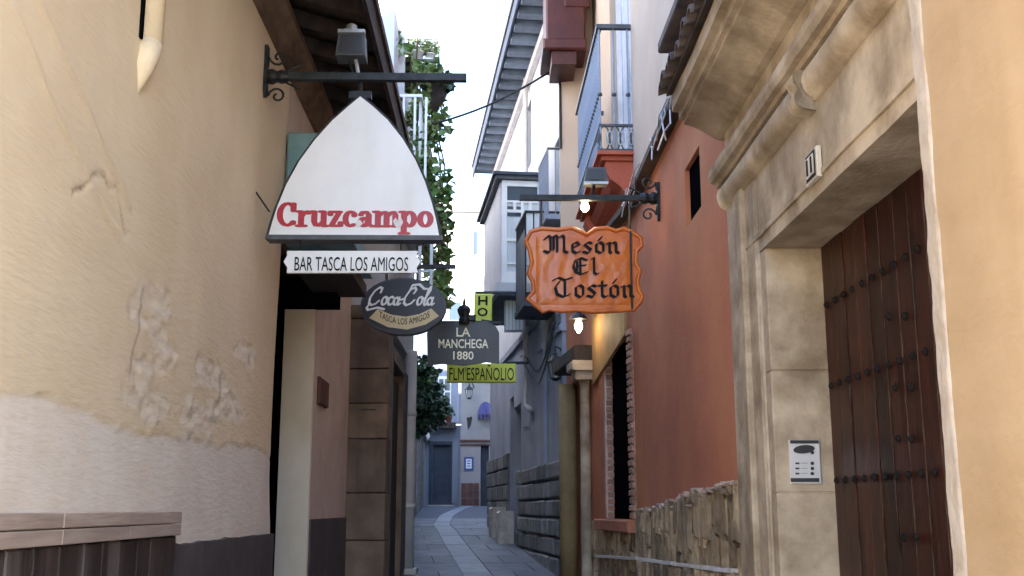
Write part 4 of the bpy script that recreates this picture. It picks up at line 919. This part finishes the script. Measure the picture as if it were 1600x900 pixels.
b0 = MB().tube([ob(.015, .015, zbal), ob(.015, .015, zt - .04)], .009, 6).build('baluster', 'ironblue', balc)
kn = MB().lathe(ob(.015, .015, zm), [(.01, -.02), (.022, -.008), (.022, .008), (.01, .02)], 8).build('baluster_knob', 'ironrail', balc)
for i in range(1, 22):
    d = ub * (i * .1); dup(b0, balc, d); dup(kn, balc, d)
for t in (WB * .33, WB * .66): dup(b0, balc, nh * t); dup(kn, balc, nh * t)
def ring(c, ax1, ax2, r, ry, th=.008, n=14): return MB().tube([c + ax1 * (r * math.cos(2 * math.pi * k / n)) + ax2 * (ry * math.sin(2 * math.pi * k / n)) for k in range(n + 1)], th, 5, False)
hh = (zo1 - zbal) / 2
r0 = ring(ob(.015, WB / 8, zbal + hh), nh, ZA, WB / 8, hh * .9).build('ornament_ring', 'ironrail', balc)
for k in range(1, 4): dup(r0, balc, nh * (WB / 4 * k))
for k in range(3): ring(ob(.012, WB / 4 * (k + 1), zbal + hh), nh, ZA, WB / 16, hh * .5).build('ornament_ring', 'galv', balc)
r1 = ring(ob(.06, .015, zbal + hh), ub, ZA, .05, hh * .9).build('ornament_ring', 'ironrail', balc)
for k in range(1, 20): dup(r1, balc, ub * (.105 * k))

# ============================================================ RIGHT: grey house with glazed box window
K0, K1 = (.86, 12.62), (-.06, 21.6)
grey = thing('grey_house', 'tall grey house on the right with rusticated stone base and deep blue-grey eave', 'house', (.5, 16, gz(16)))
ug = V(K1[0] - K0[0], K1[1] - K0[1], 0); LG = ug.length; ug.normalize(); ng = V(ug.y, -ug.x, 0)
def ong(px, py): return PL(px, py, K0, K1)
def ug_of(p): return (V(p.x, p.y, 0) - V(K0[0], K0[1], 0)).dot(ug)
def og(u, t, z): return V(K0[0], K0[1], 0) + ug * u + ng * t + V(0, 0, z)
ge = 8.0
hd0, hd1 = 4.2, 5.2
d2 = ug_of(ong(803, 700)); d3 = ug_of(ong(797, 700))
ZS = 4.1
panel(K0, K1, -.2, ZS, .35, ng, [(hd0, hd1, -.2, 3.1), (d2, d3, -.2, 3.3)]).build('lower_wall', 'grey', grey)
panel((K0[0] + .006, K0[1]), (K1[0] + .006, K1[1]), ZS + .002, ge, .3, ng, [(.45, .8, 5.1, 6.1), (3.0, 3.5, 6.6, 7.6), (6.6, 7.3, 5.2, 6.6)]).build('upper_wall', 'greyup', grey)
for (u0, u1, z0, z1) in ((.45, .8, 5.1, 6.1), (3.0, 3.5, 6.6, 7.6), (6.6, 7.3, 5.2, 6.6)):
    w_ = MB().obox(og(u0, .12, z0), ug, ng, ZA, u1 - u0, .04, z1 - z0).build('window', 'ironrail', grey); MB().obox(og(u0 + .05, .11, z0 + .05), ug, ng, ZA, u1 - u0 - .1, .012, z1 - z0 - .1).build('pane', 'glass', w_)
MB().obox(og(hd0 - .1, .2, -.2), ug, ng, ZA, hd1 - hd0 + .2, .06, 3.4).build('door', 'eavewood', grey); MB().obox(og(d2 - .1, .25, -.2), ug, ng, ZA, d3 - d2 + .2, .06, 3.6).build('door', 'black', grey)
MB().prism([og(0, .36, -.2), og(LG, .36, -.2), V(6, 21.6, -.2), V(6, 12.62, -.2)], V(0, 0, ge + .2)).build('inner_wall', 'greyup', grey)
MB().obox(og(0, -.05, ZS - .09), ug, ng, ZA, LG, .05, .10).build('string_course', 'grey', grey)
MB().prism([V(.35, 21.7, -.2), V(.5, 36.8, -.2), V(6, 36.8, -.2), V(6, 21.7, -.2)], V(0, 0, 10.0)).build('unseen_shade_row', 'greyup', grey)  # unseen right-hand houses farther on, added to shade the lane end
# rusticated blocks
for c in range(7):
    z = .50 + c * .225; u = 0.0; odd = c % 2
    while u < hd0 - .02:
        w = min((.66 if not (odd and u == 0) else .34) * random.uniform(.92, 1.08), hd0 - u)
        bz = z + random.uniform(-.004, .004)
        if bz + .22 > gz(K0[1] + u) and w > .05:
            MB().cbox(og(u + .006, -.075 + random.uniform(-.01, .01), bz), ug, ng, ZA, w - .012, .08, .208, .024, .004).build('stone_block', 'greystone', grey)
        u += w
for (ua, ub_) in ((hd1 + .02, d2 - .05), (d3 + .05, LG)):
    z = .6; c = 0
    while z < 2.3:
        u = ua; h = .26
        while u < ub_ - .02:
            w = min(random.uniform(.4, .6), ub_ - u)
            if ub_ - u - w < .15: w = ub_ - u
            MB().cbox(og(u + .006, -.06 + random.uniform(-.01, .01), z), ug, ng, ZA, w - .012, .065, h - .014, .02, .004).build('stone_block', 'greystone', grey); u += w
        z += h
for (ua, w) in ((d2 - .5, .42), (d3 + .08, .45)):
    MB().cbox(og(ua, -.3, gz(og(ua, 0, 0).y) - .1), ug, ng, ZA, w, .24, .62, .03, .004).build('base_stone', 'ledge', grey)

# piers, arch stones and cables on the ground floor
for (ua, w) in ((.02, .5), (1.55, .3)):
    MB().cbox(og(ua, -.05, 2.05), ug, ng, ZA, w, .05, 1.95, .012).build('pier', 'grey', grey); MB().cbox(og(ua - .03, -.08, 3.55), ug, ng, ZA, w + .06, .08, .09, .012).build('pier_cap', 'grey', grey)
pts = [og(.52 + (1.55 - .52) * t, -.03, 3.35 + .42 * math.sin(math.pi * t)) for t in [k / 10 for k in range(11)]]
for q0, q1 in zip(pts, pts[1:]): MB().prism([q0, q1, q1 + V(0, 0, .1), q0 + V(0, 0, .1)], ng * .03).build('arch_stone', 'greystone', grey)
c2 = thing('drooping_wall_cables', 'black cables drooping along the grey house wall below the orange board', 'cable', og(1, -.05, 3.2))
for k in range(2):
    MB().tube([og(.1 + t * 3.6, -.07 - .01 * k, 3.75 - .1 * k - (.55 + .1 * k) * math.sin(math.pi * t) ** 2 * (1 - t * .4)) for t in [i / 16 for i in range(17)]], .012, 5).build('strand', 'iron', c2)
MB().box(og(.1, 0, 0).x - .1, og(.1, 0, 0).x, og(.1, 0, 0).y, og(.1, 0, 0).y + .12, 3.55, 3.78).build('junction_box', 'ironrail', c2)
# cables and pipe
p0, p1 = PY(791, 62, 15.2), ong(827, 112)
dp = thing('grey_down_pipe', 'slim grey down pipe running from the blue-grey eave down the grey house', 'drain pipe', ong(830, 632))
pts = [PL(791, 62, (K0[0] - .42, K0[1]), (K1[0] - .42, K1[1])), ong(823, 106) - ng * .06, ong(827, 118) - ng * .06, ong(828, 632) - ng * .06, ong(835, 640) - ng * .06]
MB().tube(pts, .04, 8).build('pipe_body', 'pipe', dp, True)
for z in (2.6, 3.6, 4.9, 6.0): MB().tube([V(pts[2].x, pts[2].y, z), V(pts[2].x, pts[2].y, z + .05)], .048, 8).build('clip', 'galv', dp)
# eave with boards and rafters
EV = [(K0[0] - .48, K0[1]), (K1[0] - .36, K1[1] - .6)]
MB().prism([og(0, -.47, ge + .10), og(LG - .6, -.40, ge + .10), og(LG - .6, .3, ge + .10), og(0, .3, ge + .10)], V(0, 0, .05)).build('eave_soffit', 'eavedark', grey)
ev = None; nn = int((LG - .7) / .42)
for i in range(nn):
    if ev is None: ev = MB().obox(og(.1, -.45, ge - .02), ug, ng, ZA, .16, .46, .115).build('eave_bracket', 'eaveblue', grey)
    else: dup(ev, grey, ug * (i * .42) + ng * (.06 * i / nn))
MB().prism([og(0, -.50, ge + .02), og(LG - .58, -.43, ge + .02), og(LG - .58, -.475 + .07, ge + .02), og(0, -.475, ge + .02)], V(0, 0, .2)).build('gutter', 'eavedark', grey)
MB().obox(og(0, -.08, ge - .16), ug, ng, ZA, LG - .6, .08, .13).build('eave_moulding', 'pipe', grey)
MB().prism([og(-.02, -.52, ge + .22), og(LG - .58, -.45, ge + .22), V(6, 21, ge + 2), V(6, 12.62, ge + 2)], V(0, 0, .06)).build('roof', 'tile', grey)
# glazed box window (mirador)
mir = thing('glazed_box_window', 'white timber glazed box window with many panes jutting from the grey house', 'box window', og(2.8, -.3, 4.4))
m0 = ug_of(V(.67, 14.3, 0)); mp_ = .62; ml = 2.4
zm0, zm1 = PY(800, 448, 14.3).z, PY(800, 278, 14.3).z
MB().obox(og(m0 + .04, -mp_ + .04, zm0 + .05), ug, ng, ZA, ml - .08, mp_ - .05, zm1 - zm0 - .1).build('bay_body', 'greyup', mir)
MB().obox(og(m0 - .04, -mp_ - .04, zm0 - .08), ug, ng, ZA, ml + .08, mp_ + .03, .12).build('bay_base', 'greyup', mir)
MB().obox(og(m0 - .02, -mp_ - .02, zm0 - .13), ug, ng, ZA, ml + .04, mp_ + .01, .048).build('bay_soffit', 'eavedark', mir)
MB().obox(og(m0 - .05, -mp_ - .05, zm1 - .04), ug, ng, ZA, ml + .1, mp_ + .04, .05).build('bay_cornice', 'ironrail', mir)
MB().obox(og(m0 - .09, -mp_ - .09, zm1 + .012), ug, ng, ZA, ml + .18, mp_ + .08, .04).build('bay_roof', 'eavedark', mir)
# near end: frame, glass, glazing bars
ex0, ex1 = -mp_ + .04, -.02; wz_ = zm1 - zm0
gl = MB().obox(og(m0 + .025, ex0 + .05, zm0 + .16), ng, ug, ZA, ex1 - ex0 - .1, .012, wz_ - .26).build('pane', 'curtain', mir)
def bar(t0, t1, z0, z1, d=.02): MB().obox(og(m0 + d - .02, t0, z0), ng, ug, ZA, t1 - t0, .035, z1 - z0).build('glazing_bar', 'whitepaint', mir)
bar(ex0, ex0 + .07, zm0 + .05, zm1 - .05); bar(ex1 - .07, ex1, zm0 + .05, zm1 - .05); bar(ex0 + .071, ex1 - .071, zm0 + .05, zm0 + .20); bar(ex0 + .071, ex1 - .071, zm1 - .13, zm1 - .05)
mid = (ex0 + ex1) / 2; bar(mid - .018, mid + .018, zm0 + .201, zm1 - .50); bar(ex0 + .071, ex1 - .071, zm1 - .50, zm1 - .46); bar(ex0 + .071, ex1 - .071, zm1 - .36, zm1 - .33)
for k in range(1, 4): t = ex0 + .07 + (ex1 - ex0 - .14) * k / 4; bar(t - .02, t + .02, zm1 - .459, zm1 - .361)
bar(ex0 + .071, mid - .019, zm0 + .62, zm0 + .66); bar(mid + .019, ex1 - .071, zm0 + .62, zm0 + .66); bar(ex0 + .071, mid - .019, zm0 + .3, zm0 + .325); bar(mid + .019, ex1 - .071, zm0 + .3, zm0 + .325)
MB().obox(og(m0 + .02, ex0 + .071, zm1 - .33), ng, ug, ZA, ex1 - ex0 - .142, .02, .2).build('pane', 'glass', mir)
MB().obox(og(m0 + .018, ex0 + .071, zm0 + .97), ng, ug, ZA, (ex1 - ex0) / 2 - .09, .02, .14).build('pane', 'glass', mir)
# street side: tall boards
for k in range(8): MB().cbox(og(m0 + .06 + k * (ml - .12) / 8, -mp_ + .015, zm0 + .05), ug, ng, ZA, (ml - .12) / 8 - .012, .03, wz_ - .12, .006).build('side_board', 'greyup', mir)
# balcony before the box window
bk = thing('dark_iron_balcony', 'narrow dark iron balcony on the grey house left of the orange board', 'balcony', og(.6, -.3, 4.0))
kz0, kz1 = PY(830, 468, 13.1).z, PY(834, 333, 13.1).z
ku = ug_of(V(.8, 13.1, 0)); kw = .44
MB().cbox(og(ku - .02, -kw, kz0 - .09), ug, ng, ZA, 1.0, kw, .09, .012).build('balcony_floor', 'eavedark', bk)
MB().obox(og(ku, -kw + .01, kz1), ug, ng, ZA, .03, kw, .025).build('top_rail', 'iron', bk); MB().obox(og(ku + .031, -kw + .01, kz1), ug, ng, ZA, .93, .03, .025).build('top_rail', 'iron', bk)
b0 = MB().tube([og(ku + .015, -kw + .025, kz0), og(ku + .015, -kw + .025, kz1)], .009, 5).build('baluster', 'iron', bk)
for i in range(1, 5): dup(b0, bk, ng * (i * .1))
for i in range(1, 13): dup(b0, bk, ug * (i * .075))
MB().obox(og(ku + .04, -kw + .016, kz0 + .02), ug, ng, ZA, .9, .012, (kz1 - kz0) * .8).build('privacy_sheet', 'eavedark', bk)
b2 = thing('juliet_balcony', 'small window balcony with slim rail just left of the larger iron balcony', 'balcony', og(.2, -.15, 4.9))
jz1, jz0 = PY(876, 233, 12.7).z, PY(870, 335, 12.7).z
MB().obox(og(.1, -.2, jz1), ug, ng, ZA, .025, .2, .022).build('top_rail', 'ironrail', b2); MB().obox(og(.126, -.2, jz1), ug, ng, ZA, .8, .025, .022).build('top_rail', 'ironblue', b2)
b0 = MB().tube([og(.112, -.19, jz0), og(.112, -.19, jz1)], .008, 5).build('baluster', 'ironblue', b2)
for i in range(1, 9): dup(b0, b2, ug * (i * .095))
dup(b0, b2, ng * .09)
MB().cbox(og(.08, -.22, jz0 - .06), ug, ng, ZA, .85, .22, .06, .01).build('balcony_floor', 'grey', b2)
# iron-railed louvre by the box window foot
lo = thing('shutter_under_box', 'pale slatted shutter below the glazed box window', 'shutter', og(2.2, -.06, 3.2))
a, b = PY(790, 515, 14.6), PY(818, 446, 14.6)
for k in range(5): MB().box(a.x + k * (b.x - a.x) / 5, a.x + (k + .8) * (b.x - a.x) / 5, 14.6, 14.63, a.z, b.z).build('slat', 'curtain', lo)
MB().box(a.x - .02, b.x + .02, 14.632, 14.66, a.z - .03, b.z + .03).build('back_frame', 'ironblue', lo)
# cable across the lane and its conduit
ca = thing('overhead_cable', 'thin black cable slung across the lane from the ivy to the grey house', 'cable', PY(870, 110, 12.5))
p0, p1 = PY(674, 195, 12.3), PY(866, 108, 12.55)
MB().tube([p0 + (p1 - p0) * t + V(0, 0, -.16 * math.sin(math.pi * t) * .5) for t in [k / 12 for k in range(13)]], .014, 6).build('span', 'iron', ca)
MB().tube([p1, PY(873, 112, 12.55), PY(875, 135, 12.55), PY(876, 232, 12.55)], .018, 6).build('drop', 'iron', ca)

# ============================================================ SIGNS
def bracket(name, label, wallx, px_end, py, Y, t=.045, plate=(75, 155), side=-1, scroll=True):
    p = PY(px_end, py, Y); th = thing(name, label, 'bracket', V(wallx, Y, p.z))
    x0, x1 = sorted((wallx, p.x))
    MB().box(x0, x1, Y - t / 2, Y + t / 2, p.z - t / 2, p.z + t / 2).build('bar', 'iron', th)
    if plate:
        za, zb2 = PY(px_end, plate[1], Y).z, PY(px_end, plate[0], Y).z; s = -side
        MB().prism([V(wallx, Y - .03, za + .05), V(wallx, Y, za), V(wallx, Y + .03, za + .05), V(wallx, Y + .03, zb2), V(wallx, Y - .03, zb2)], V(s * .022, 0, 0)).build('wall_plate', 'iron', th)
        MB().lathe(V(wallx + s * .02, Y, p.z), [(.04, 0), (.05, .03), (.035, .06), (.045, .09), (.03, .13)], 10, V(s, 0, 0)).build('boss', 'iron', th)
        if scroll:
            for sg in (1, -1):
                pts = []
                for k in range(15):
                    a = k / 14 * 1.6 * math.pi * 1.5; r = .055 * (1 - k / 18); pts.append(V(wallx + s * (.085 + r * math.cos(a + math.pi)), Y, p.z + sg * (.125 + r * math.sin(a + math.pi))))
                MB().tube([V(wallx + s * .02, Y, p.z + sg * .06)] + pts, .0075, 5).build('scroll', 'iron', th)
                MB().tube([V(wallx + s * .1, Y, p.z + sg * .02), V(wallx + s * .21, Y, p.z + sg * .075)], .007, 5).build('spur', 'iron', th)
                MB().lathe(V(wallx + s * .215, Y, p.z + sg * .078 - .012), [(.004, 0), (.013, .012), (.004, .024)], 6).build('spur_tip', 'iron', th)
    return th
Y1 = 6.3; xw1_ = PY(391, 118, Y1).x
bracket('sign_bracket', 'long black iron bar with scrolled wall plate on the cream wall, upper left', XL, 729, 122, Y1)
# pointed arch sign
OUT = [(420, 368), (426, 346), (434, 322), (448, 288), (468, 252), (492, 219), (520, 188), (545, 166), (563, 151), (582, 166), (606, 188), (629, 217), (649, 250), (664, 284), (675, 318), (682, 346), (686, 368)]
sg1 = thing('pointed_arch_sign', 'white pointed-arch beer sign with red lettering hanging from the long iron bar', 'sign', PY(553, 368, Y1))
poly = ppoly(OUT, Y1); rim = shrink(poly, 1.042)
MB().prism(rim, V(0, .07, 0)).build('case', 'iron', sg1)
MB().prism([p - V(0, .006, 0) for p in poly], V(0, .005, 0)).build('face', 'signwhite', sg1)
MB().prism([p + V(0, .076, 0) for p in poly], V(0, -.005, 0)).build('face', 'signwhite', sg1)
a = PY(415, 373, Y1 - .03); b = PY(691, 367, Y1 - .03); MB().box(a.x, b.x, Y1 - .02, Y1 + .09, a.z, b.z).build('bottom_rail', 'ironrail', sg1)
MB().tube([PY(563, 148, Y1 + .035), PY(563, 124, Y1 + .035)], .014, 8).build('hanger', 'iron', sg1)
MB().box(PY(545, 140, Y1).x, PY(580, 140, Y1).x, Y1 + .01, Y1 + .06, PY(560, 152, Y1).z, PY(560, 141, Y1).z).build('hanger_plate', 'iron', sg1)
ptext(stext('Cruzcampo', SLAB, .255, .11, 0), 431, 317, 678, 366, Y1 - .0065, .0022).build('lettering', 'redpaint', sg1)
MB().prism(ppoly([(614, 345), (618, 340), (622, 345), (627, 340), (630, 347), (626, 355), (620, 356), (616, 351)], Y1 - .0105), V(0, .0012, 0)).build('peeled_patch', 'silver', sg1)
MB().prism(ppoly([(556, 347), (562, 343), (567, 349), (562, 354), (556, 353)], Y1 - .0105), V(0, .0012, 0)).build('peeled_patch', 'silver', sg1)
# guy rod
MB().tube([PX(400, 300, XL), PY(421, 331, Y1)], .006, 5).build('guy_rod', 'iron', sg1)
# board below
sg2 = thing('hanging_name_board', 'white board with black bar name hanging under the pointed-arch sign', 'sign', PY(550, 427, Y1))
bd = ppoly([(448, 426), (449, 418), (443, 409), (449, 399), (448, 392), (653, 392), (651, 400), (657, 409), (651, 418), (653, 426)], Y1)
MB().prism(bd, V(0, .03, 0)).build('board', 'signwhite', sg2)
ptext(bftext('BAR TASCA LOS AMIGOS', 0), 460, 402, 638, 423, Y1 - .003, .004).build('lettering', 'signblack', sg2)
for px in (469, 626): MB().tube([PY(px, 373, Y1 + .015), PY(px, 397, Y1 + .015)], .005, 5).build('chain', 'iron', sg2)
# floodlight on the bar
fl = thing('bar_floodlight', 'grey floodlight standing on the long iron bar above the pointed sign', 'floodlight', PY(552, 118, Y1))
a = PY(526, 92, Y1); b = PY(573, 54, Y1)
MB().prism([V(a.x, Y1 - .06, a.z), V(b.x, Y1 - .06, a.z), V(b.x - .01, Y1 - .05, b.z), V(a.x + .015, Y1 - .05, b.z)], V(0, .14, 0)).build('housing', 'ironrail', fl)
MB().prism([V(a.x + .012, Y1 - .064, a.z + .012), V(b.x - .012, Y1 - .064, a.z + .012), V(b.x - .022, Y1 - .054, b.z - .025), V(a.x + .027, Y1 - .054, b.z - .025)], V(0, .003, 0)).build('lens', 'steeldark', fl)
MB().box(a.x + .01, b.x - .005, Y1 - .066, Y1 - .02, b.z - .015, b.z + .006).build('visor', 'galv', fl)
MB().lathe(PY(549, 56, Y1 - .0), [(.06, 0), (.055, .03), (.03, .05), (.035, .065), (.01, .08)], 12).build('cap', 'galv', fl, True)
MB().tube([PY(556, 93, Y1), PY(560, 117, Y1)], .012, 8).build('stem', 'galv', fl); MB().tube([PY(545, 93, Y1 + .02), PY(552, 117, Y1 + .02)], .008, 6).build('cable', 'iron', fl)
# oval sign
Y2 = 9.4
bracket('oval_sign_bracket', 'flat iron arm that carries the dark oval sign', XL, 712, 417, Y2, .035, None)
sg3 = thing('oval_sign', 'dark oval sign with white script and cream ribbon', 'sign', PY(630, 522, Y2))
cc = PY(630, 478, Y2); ax, az = PY(697, 478, Y2).x - cc.x, PY(630, 434, Y2).z - cc.z
el = lambda k, y: [V(cc.x + math.cos(t) * ax * k, y, cc.z + math.sin(t) * az * (1 - (1 - k) * 1.5)) for t in [2 * math.pi * i / 40 for i in range(40)]]
MB().prism(el(1, Y2), V(0, .12, 0)).build('case', 'ironrail', sg3); MB().prism(el(.965, Y2 - .006), V(0, .005, 0)).build('face', 'signgrey', sg3)
swash = [[(.1, .02), (-.02, -.14), (.06, -.26), (.3, -.2), (.62, -.13), (1.0, -.22)]]
ptext(stext('Coca-Dola', SCR, .16, .085, 35, swash), 571, 443, 680, 486, Y2 - .007, .006).build('lettering', 'letterwhite', sg3)
rib = [PY(x, y, Y2 - .007) for x, y in ((577, 497), (590, 483), (612, 492), (634, 495), (655, 491), (674, 482), (686, 494), (665, 507), (636, 515), (606, 511))]
MB().prism(rib, V(0, -.004, 0)).build('ribbon', 'gold', sg3)
vs, fs = bftext('TASCA LOS AMIGOS', 0); xm = max(v.x for v in vs)
vs = [V(v.x, v.y + 1.5 * ((v.x / xm - .5) ** 2) * 2.2, v.z) for v in vs]
ptext((vs, fs), 592, 486, 671, 507, Y2 - .012, .003).build('lettering', 'signblack', sg3)
for px in (604, 652): MB().tube([PY(px, 418, Y2 + .05), PY(px, 445, Y2 + .05)], .012, 6).build('hanger', 'ironrail', sg3)
rk = thing('grey_sign_posts', 'two thin grey posts crossing the flat arm beside the name board', 'frame', PY(662, 430, Y2 + .3))
for px, y0, y1 in ((656, 384, 440), (674, 374, 446)): MB().box(PY(px - 2.5, 400, Y2 + .3).x, PY(px + 2.5, 400, Y2 + .3).x, Y2 + .3, Y2 + .33, PY(px, y1, Y2 + .3).z, PY(px, y0, Y2 + .3).z).build('post', 'galv', rk)
MB().box(PY(640, 400, Y2 + .3).x, PY(678, 400, Y2 + .3).x, Y2 + .335, Y2 + .36, PY(650, 424, Y2 + .3).z, PY(650, 420, Y2 + .3).z).build('cross_bar', 'galv', rk)
# charcoal lobed board with cream letters
Y3 = 12.0
bracket('lobed_sign_bracket', 'short iron arm over the charcoal board with cream letters', XB, 782, 504, Y3 + .03, .03, None)
sg4 = thing('charcoal_board_sign', 'charcoal board with cream lettering, lantern on top, hanging mid-lane', 'sign', PY(724, 572, Y3))
MB().prism(ppoly([(668, 571), (667, 520), (674, 509), (690, 503), (700, 505), (724, 500), (748, 503), (760, 501), (775, 510), (780, 520), (780, 568), (760, 566), (724, 571), (690, 568)], Y3), V(0, .05, 0)).build('board', 'signgrey', sg4)
ptext(bftext('LA', .012), 713, 512, 735, 526, Y3 - .002, .006).build('lettering', 'cream_letter', sg4)
ptext(bftext('MANCHEGA', .014), 685, 530, 763, 544, Y3 - .002, .006).build('lettering', 'cream_letter', sg4)
ptext(bftext('1880', .015), 708, 549, 740, 562, Y3 - .002, .006).build('lettering', 'cream_letter', sg4)
fn = thing('lantern_finial', 'small black lantern standing on top of the charcoal board', 'lantern', PY(725, 501, Y3 - .05))
p = PY(725, 500, Y3 - .06)
MB().lathe(p, [(.05, -.04), (.06, 0), (.05, .03), (.075, .10), (.07, .115)], 8).build('body', 'iron', fn); MB().lathe(p + V(0, 0, .116), [(.08, 0), (.05, .04), (.015, .06), (.02, .08), (.006, .14)], 8).build('cap', 'iron', fn)
MB().box(p.x + .04, p.x + .13, Y3 - .06, Y3 + .03, p.z + .0, p.z + .06).build('side_bracket', 'iron', fn)
# lime signs
Y4 = 13.8
s5 = thing('lime_vertical_sign', 'lime yellow upright sign with black letters H and O', 'sign', PY(755, 500, Y4))
a = PY(740, 560, Y4); b = PY(769, 459, Y4)
MB().cbox((a.x, Y4, a.z), XA, YA, ZA, b.x - a.x, .12, b.z - a.z, .012).build('case', 'lime', s5)
ptext(bftext('H', .02), 747, 463, 762, 477, Y4 - .001, .008).build('lettering', 'signblack', s5); ptext(bftext('O', .02), 746, 481, 762, 494, Y4 - .001, .008).build('lettering', 'signblack', s5)
MB().tube([PY(742, 457, Y4 + .06), PY(800, 457, Y4 + .06)], .02, 6).build('arm', 'ironrail', s5)
MB().tube([PY(752, 502, Y4 - .02), PY(779, 506, Y4 - .02)], .03, 6).build('lower_arm', 'iron', s5)
Y5 = 13.5
s6 = thing('lime_long_sign', 'long lime yellow sign with black capitals under the charcoal board', 'sign', PY(752, 597, Y5))
a = PY(698, 597, Y5); b = PY(806, 568, Y5)
MB().cbox((a.x, Y5, a.z), XA, YA, ZA, b.x - a.x, .1, b.z - a.z, .01).build('case', 'lime', s6)
ptext(bftext("FLM'ESPAÑOLIO", 0), 702, 570, 803, 594, Y5 - .001, .008).build('lettering', 'signblack', s6)
MB().tube([PY(790, 567, Y5 + .05), PY(826, 567, Y5 + .05)], .02, 6).build('arm', 'iron', s6)
# orange tavern board
Y6 = 7.7
brk = bracket('tavern_sign_bracket', 'iron bar fixed to the red wall carrying the orange tavern board', G0[0], 812, 309, Y6, .04, (285, 345), 1)
sg7 = thing('orange_tavern_board', 'glossy orange scroll-edged tavern board with black gothic lettering', 'sign', PY(912, 487, Y6))
T = [(822, 377), (829, 362), (846, 357), (872, 359), (893, 356), (905, 361), (917, 367), (930, 358), (948, 356), (962, 361), (975, 357), (990, 364), (1001, 372), (1003, 384), (994, 393), (993, 412), (1000, 424), (996, 440), (998, 454), (1004, 462), (1001, 472), (990, 484), (968, 485), (930, 487), (900, 484), (878, 486), (858, 483), (848, 487), (838, 478), (824, 467), (834, 456), (833, 440), (826, 428), (831, 410), (828, 392)]
poly = ppoly(T, Y6)
MB().prism(poly, V(0, .05, 0)).build('board', 'orange', sg7)
MB().tube(poly + [poly[0]], .017, 7, False).build('rolled_edge', 'orange', sg7, True)
# raised field with beaten relief
fx0, fx1, fy0, fy1 = 836, 990, 366, 478; nx, ny = 46, 34; fm = MB()
for j in range(ny + 1):
    for i in range(nx + 1):
        p = PY(fx0 + (fx1 - fx0) * i / nx, fy1 + (fy0 - fy1) * j / ny, Y6); e = min(i, nx - i, j, ny - j); d = .008 * min(1, e / 3) + noise.fractal(V(p.x * 14, p.z * 14, 2), 1, 2, 3) * .0035 * min(1, e / 2)
        fm.v.append(V(p.x, Y6 - .001 - max(d, -.0005) if e else Y6 + .004, p.z))
for j in range(ny):
    for i in range(nx): k = j * (nx + 1) + i; fm.f.append((k, k + 1, k + nx + 2, k + nx + 1))
fm.build('beaten_field', 'orange', sg7, True)
ptext(stext('MesOn', BLK, .15, .045, 42), 848, 367, 968, 397, Y6 - .012, .010).build('lettering', 'signblack', sg7)
ptext(stext('El', BLK, .15, .045, 42), 894, 402, 936, 430, Y6 - .012, .010).build('lettering', 'signblack', sg7)
ptext(stext('TostOn', BLK, .15, .045, 42), 862, 433, 991, 466, Y6 - .012, .010).build('lettering', 'signblack', sg7)
MB().box(PY(984, 400, Y6).x, PY(987, 400, Y6).x, Y6 - .022, Y6 + .03, PY(985, 484, Y6).z, PY(985, 362, Y6).z).build('iron_strap', 'iron', sg7)
for px in (846, 984): MB().tube([PY(px, 311, Y6), PY(px, 360, Y6)], .008, 6).build('hanger', 'iron', sg7)
f2 = thing('tavern_floodlight', 'grey floodlight clamped on the tavern bar above the orange board', 'floodlight', PY(928, 305, Y6))
a = PY(912, 289, Y6); b = PY(948, 264, Y6)
MB().prism([V(a.x, Y6 - .05, a.z), V(b.x, Y6 - .05, a.z), V(b.x - .01, Y6 - .04, b.z), V(a.x + .02, Y6 - .04, b.z)], V(0, .11, 0)).build('housing', 'ironrail', f2); MB().box(a.x - .004, b.x + .004, Y6 - .06, Y6 - .045, a.z - .008, a.z + .010).build('visor', 'galv', f2)
MB().box(a.x + .03, b.x - .03, Y6 - .056, Y6 - .0505, a.z + .025, b.z - .02).build('lens', 'steeldark', f2)
MB().tube([PY(928, 290, Y6), PY(926, 305, Y6)], .012, 6).build('stem', 'iron', f2)
lb = thing('tavern_bulb', 'lit warm bulb hanging under the tavern bar above the orange board', 'bulb', PY(913, 330, Y6 + .1))
p = PY(914, 324, Y6 + .1)
MB().lathe(p, [(.008, -.034), (.026, -.02), (.032, 0), (.026, .02), (.016, .045)], 14).build('bulb', 'bulb', lb, True); MB().lathe(p + V(0, 0, .046), [(.02, 0), (.02, .03)], 10).build('socket', 'iron', lb)
def lamp(p, e):
    l = bpy.data.lights.new('lamp_light', 'POINT'); l.energy = e; l.color = (1, .72, .4); l.shadow_soft_size = .04; o = bpy.data.objects.new('lamp_light', l); COL.objects.link(o); o.location = p
lamp(p + V(0, -.06, -.02), .3)
# lantern by the tavern doorway
lq = PY(904, 520, 10.6)
dl_ = thing('doorway_lamp', 'lit pear-shaped lamp glowing at the tavern doorway beneath the orange board', 'lamp', lq)
p = PY(904, 509, 10.6)
MB().lathe(p, [(.012, -.07), (.032, -.035), (.04, 0), (.03, .035), (.016, .06)], 12).build('bulb', 'bulb2', dl_, True)
MB().lathe(p + V(0, 0, .06), [(.10, 0), (.06, .05), (.02, .07)], 12).build('shade', 'iron', dl_); MB().tube([p + V(0, 0, .12), p + V(0, 0, .2), on(u_of(V(p.x, p.y, 0)), 0, p.z + .2)], .012, 6).build('arm', 'iron', dl_)
lamp(p + V(0, -.1, 0), .45)
lw = ong(884, 548); lantern('wall_lantern', 'unlit black iron lantern on the grey house beside the tavern doorway', PY(868, 592, 12.7), PY(884, 566, 12.75), .22)
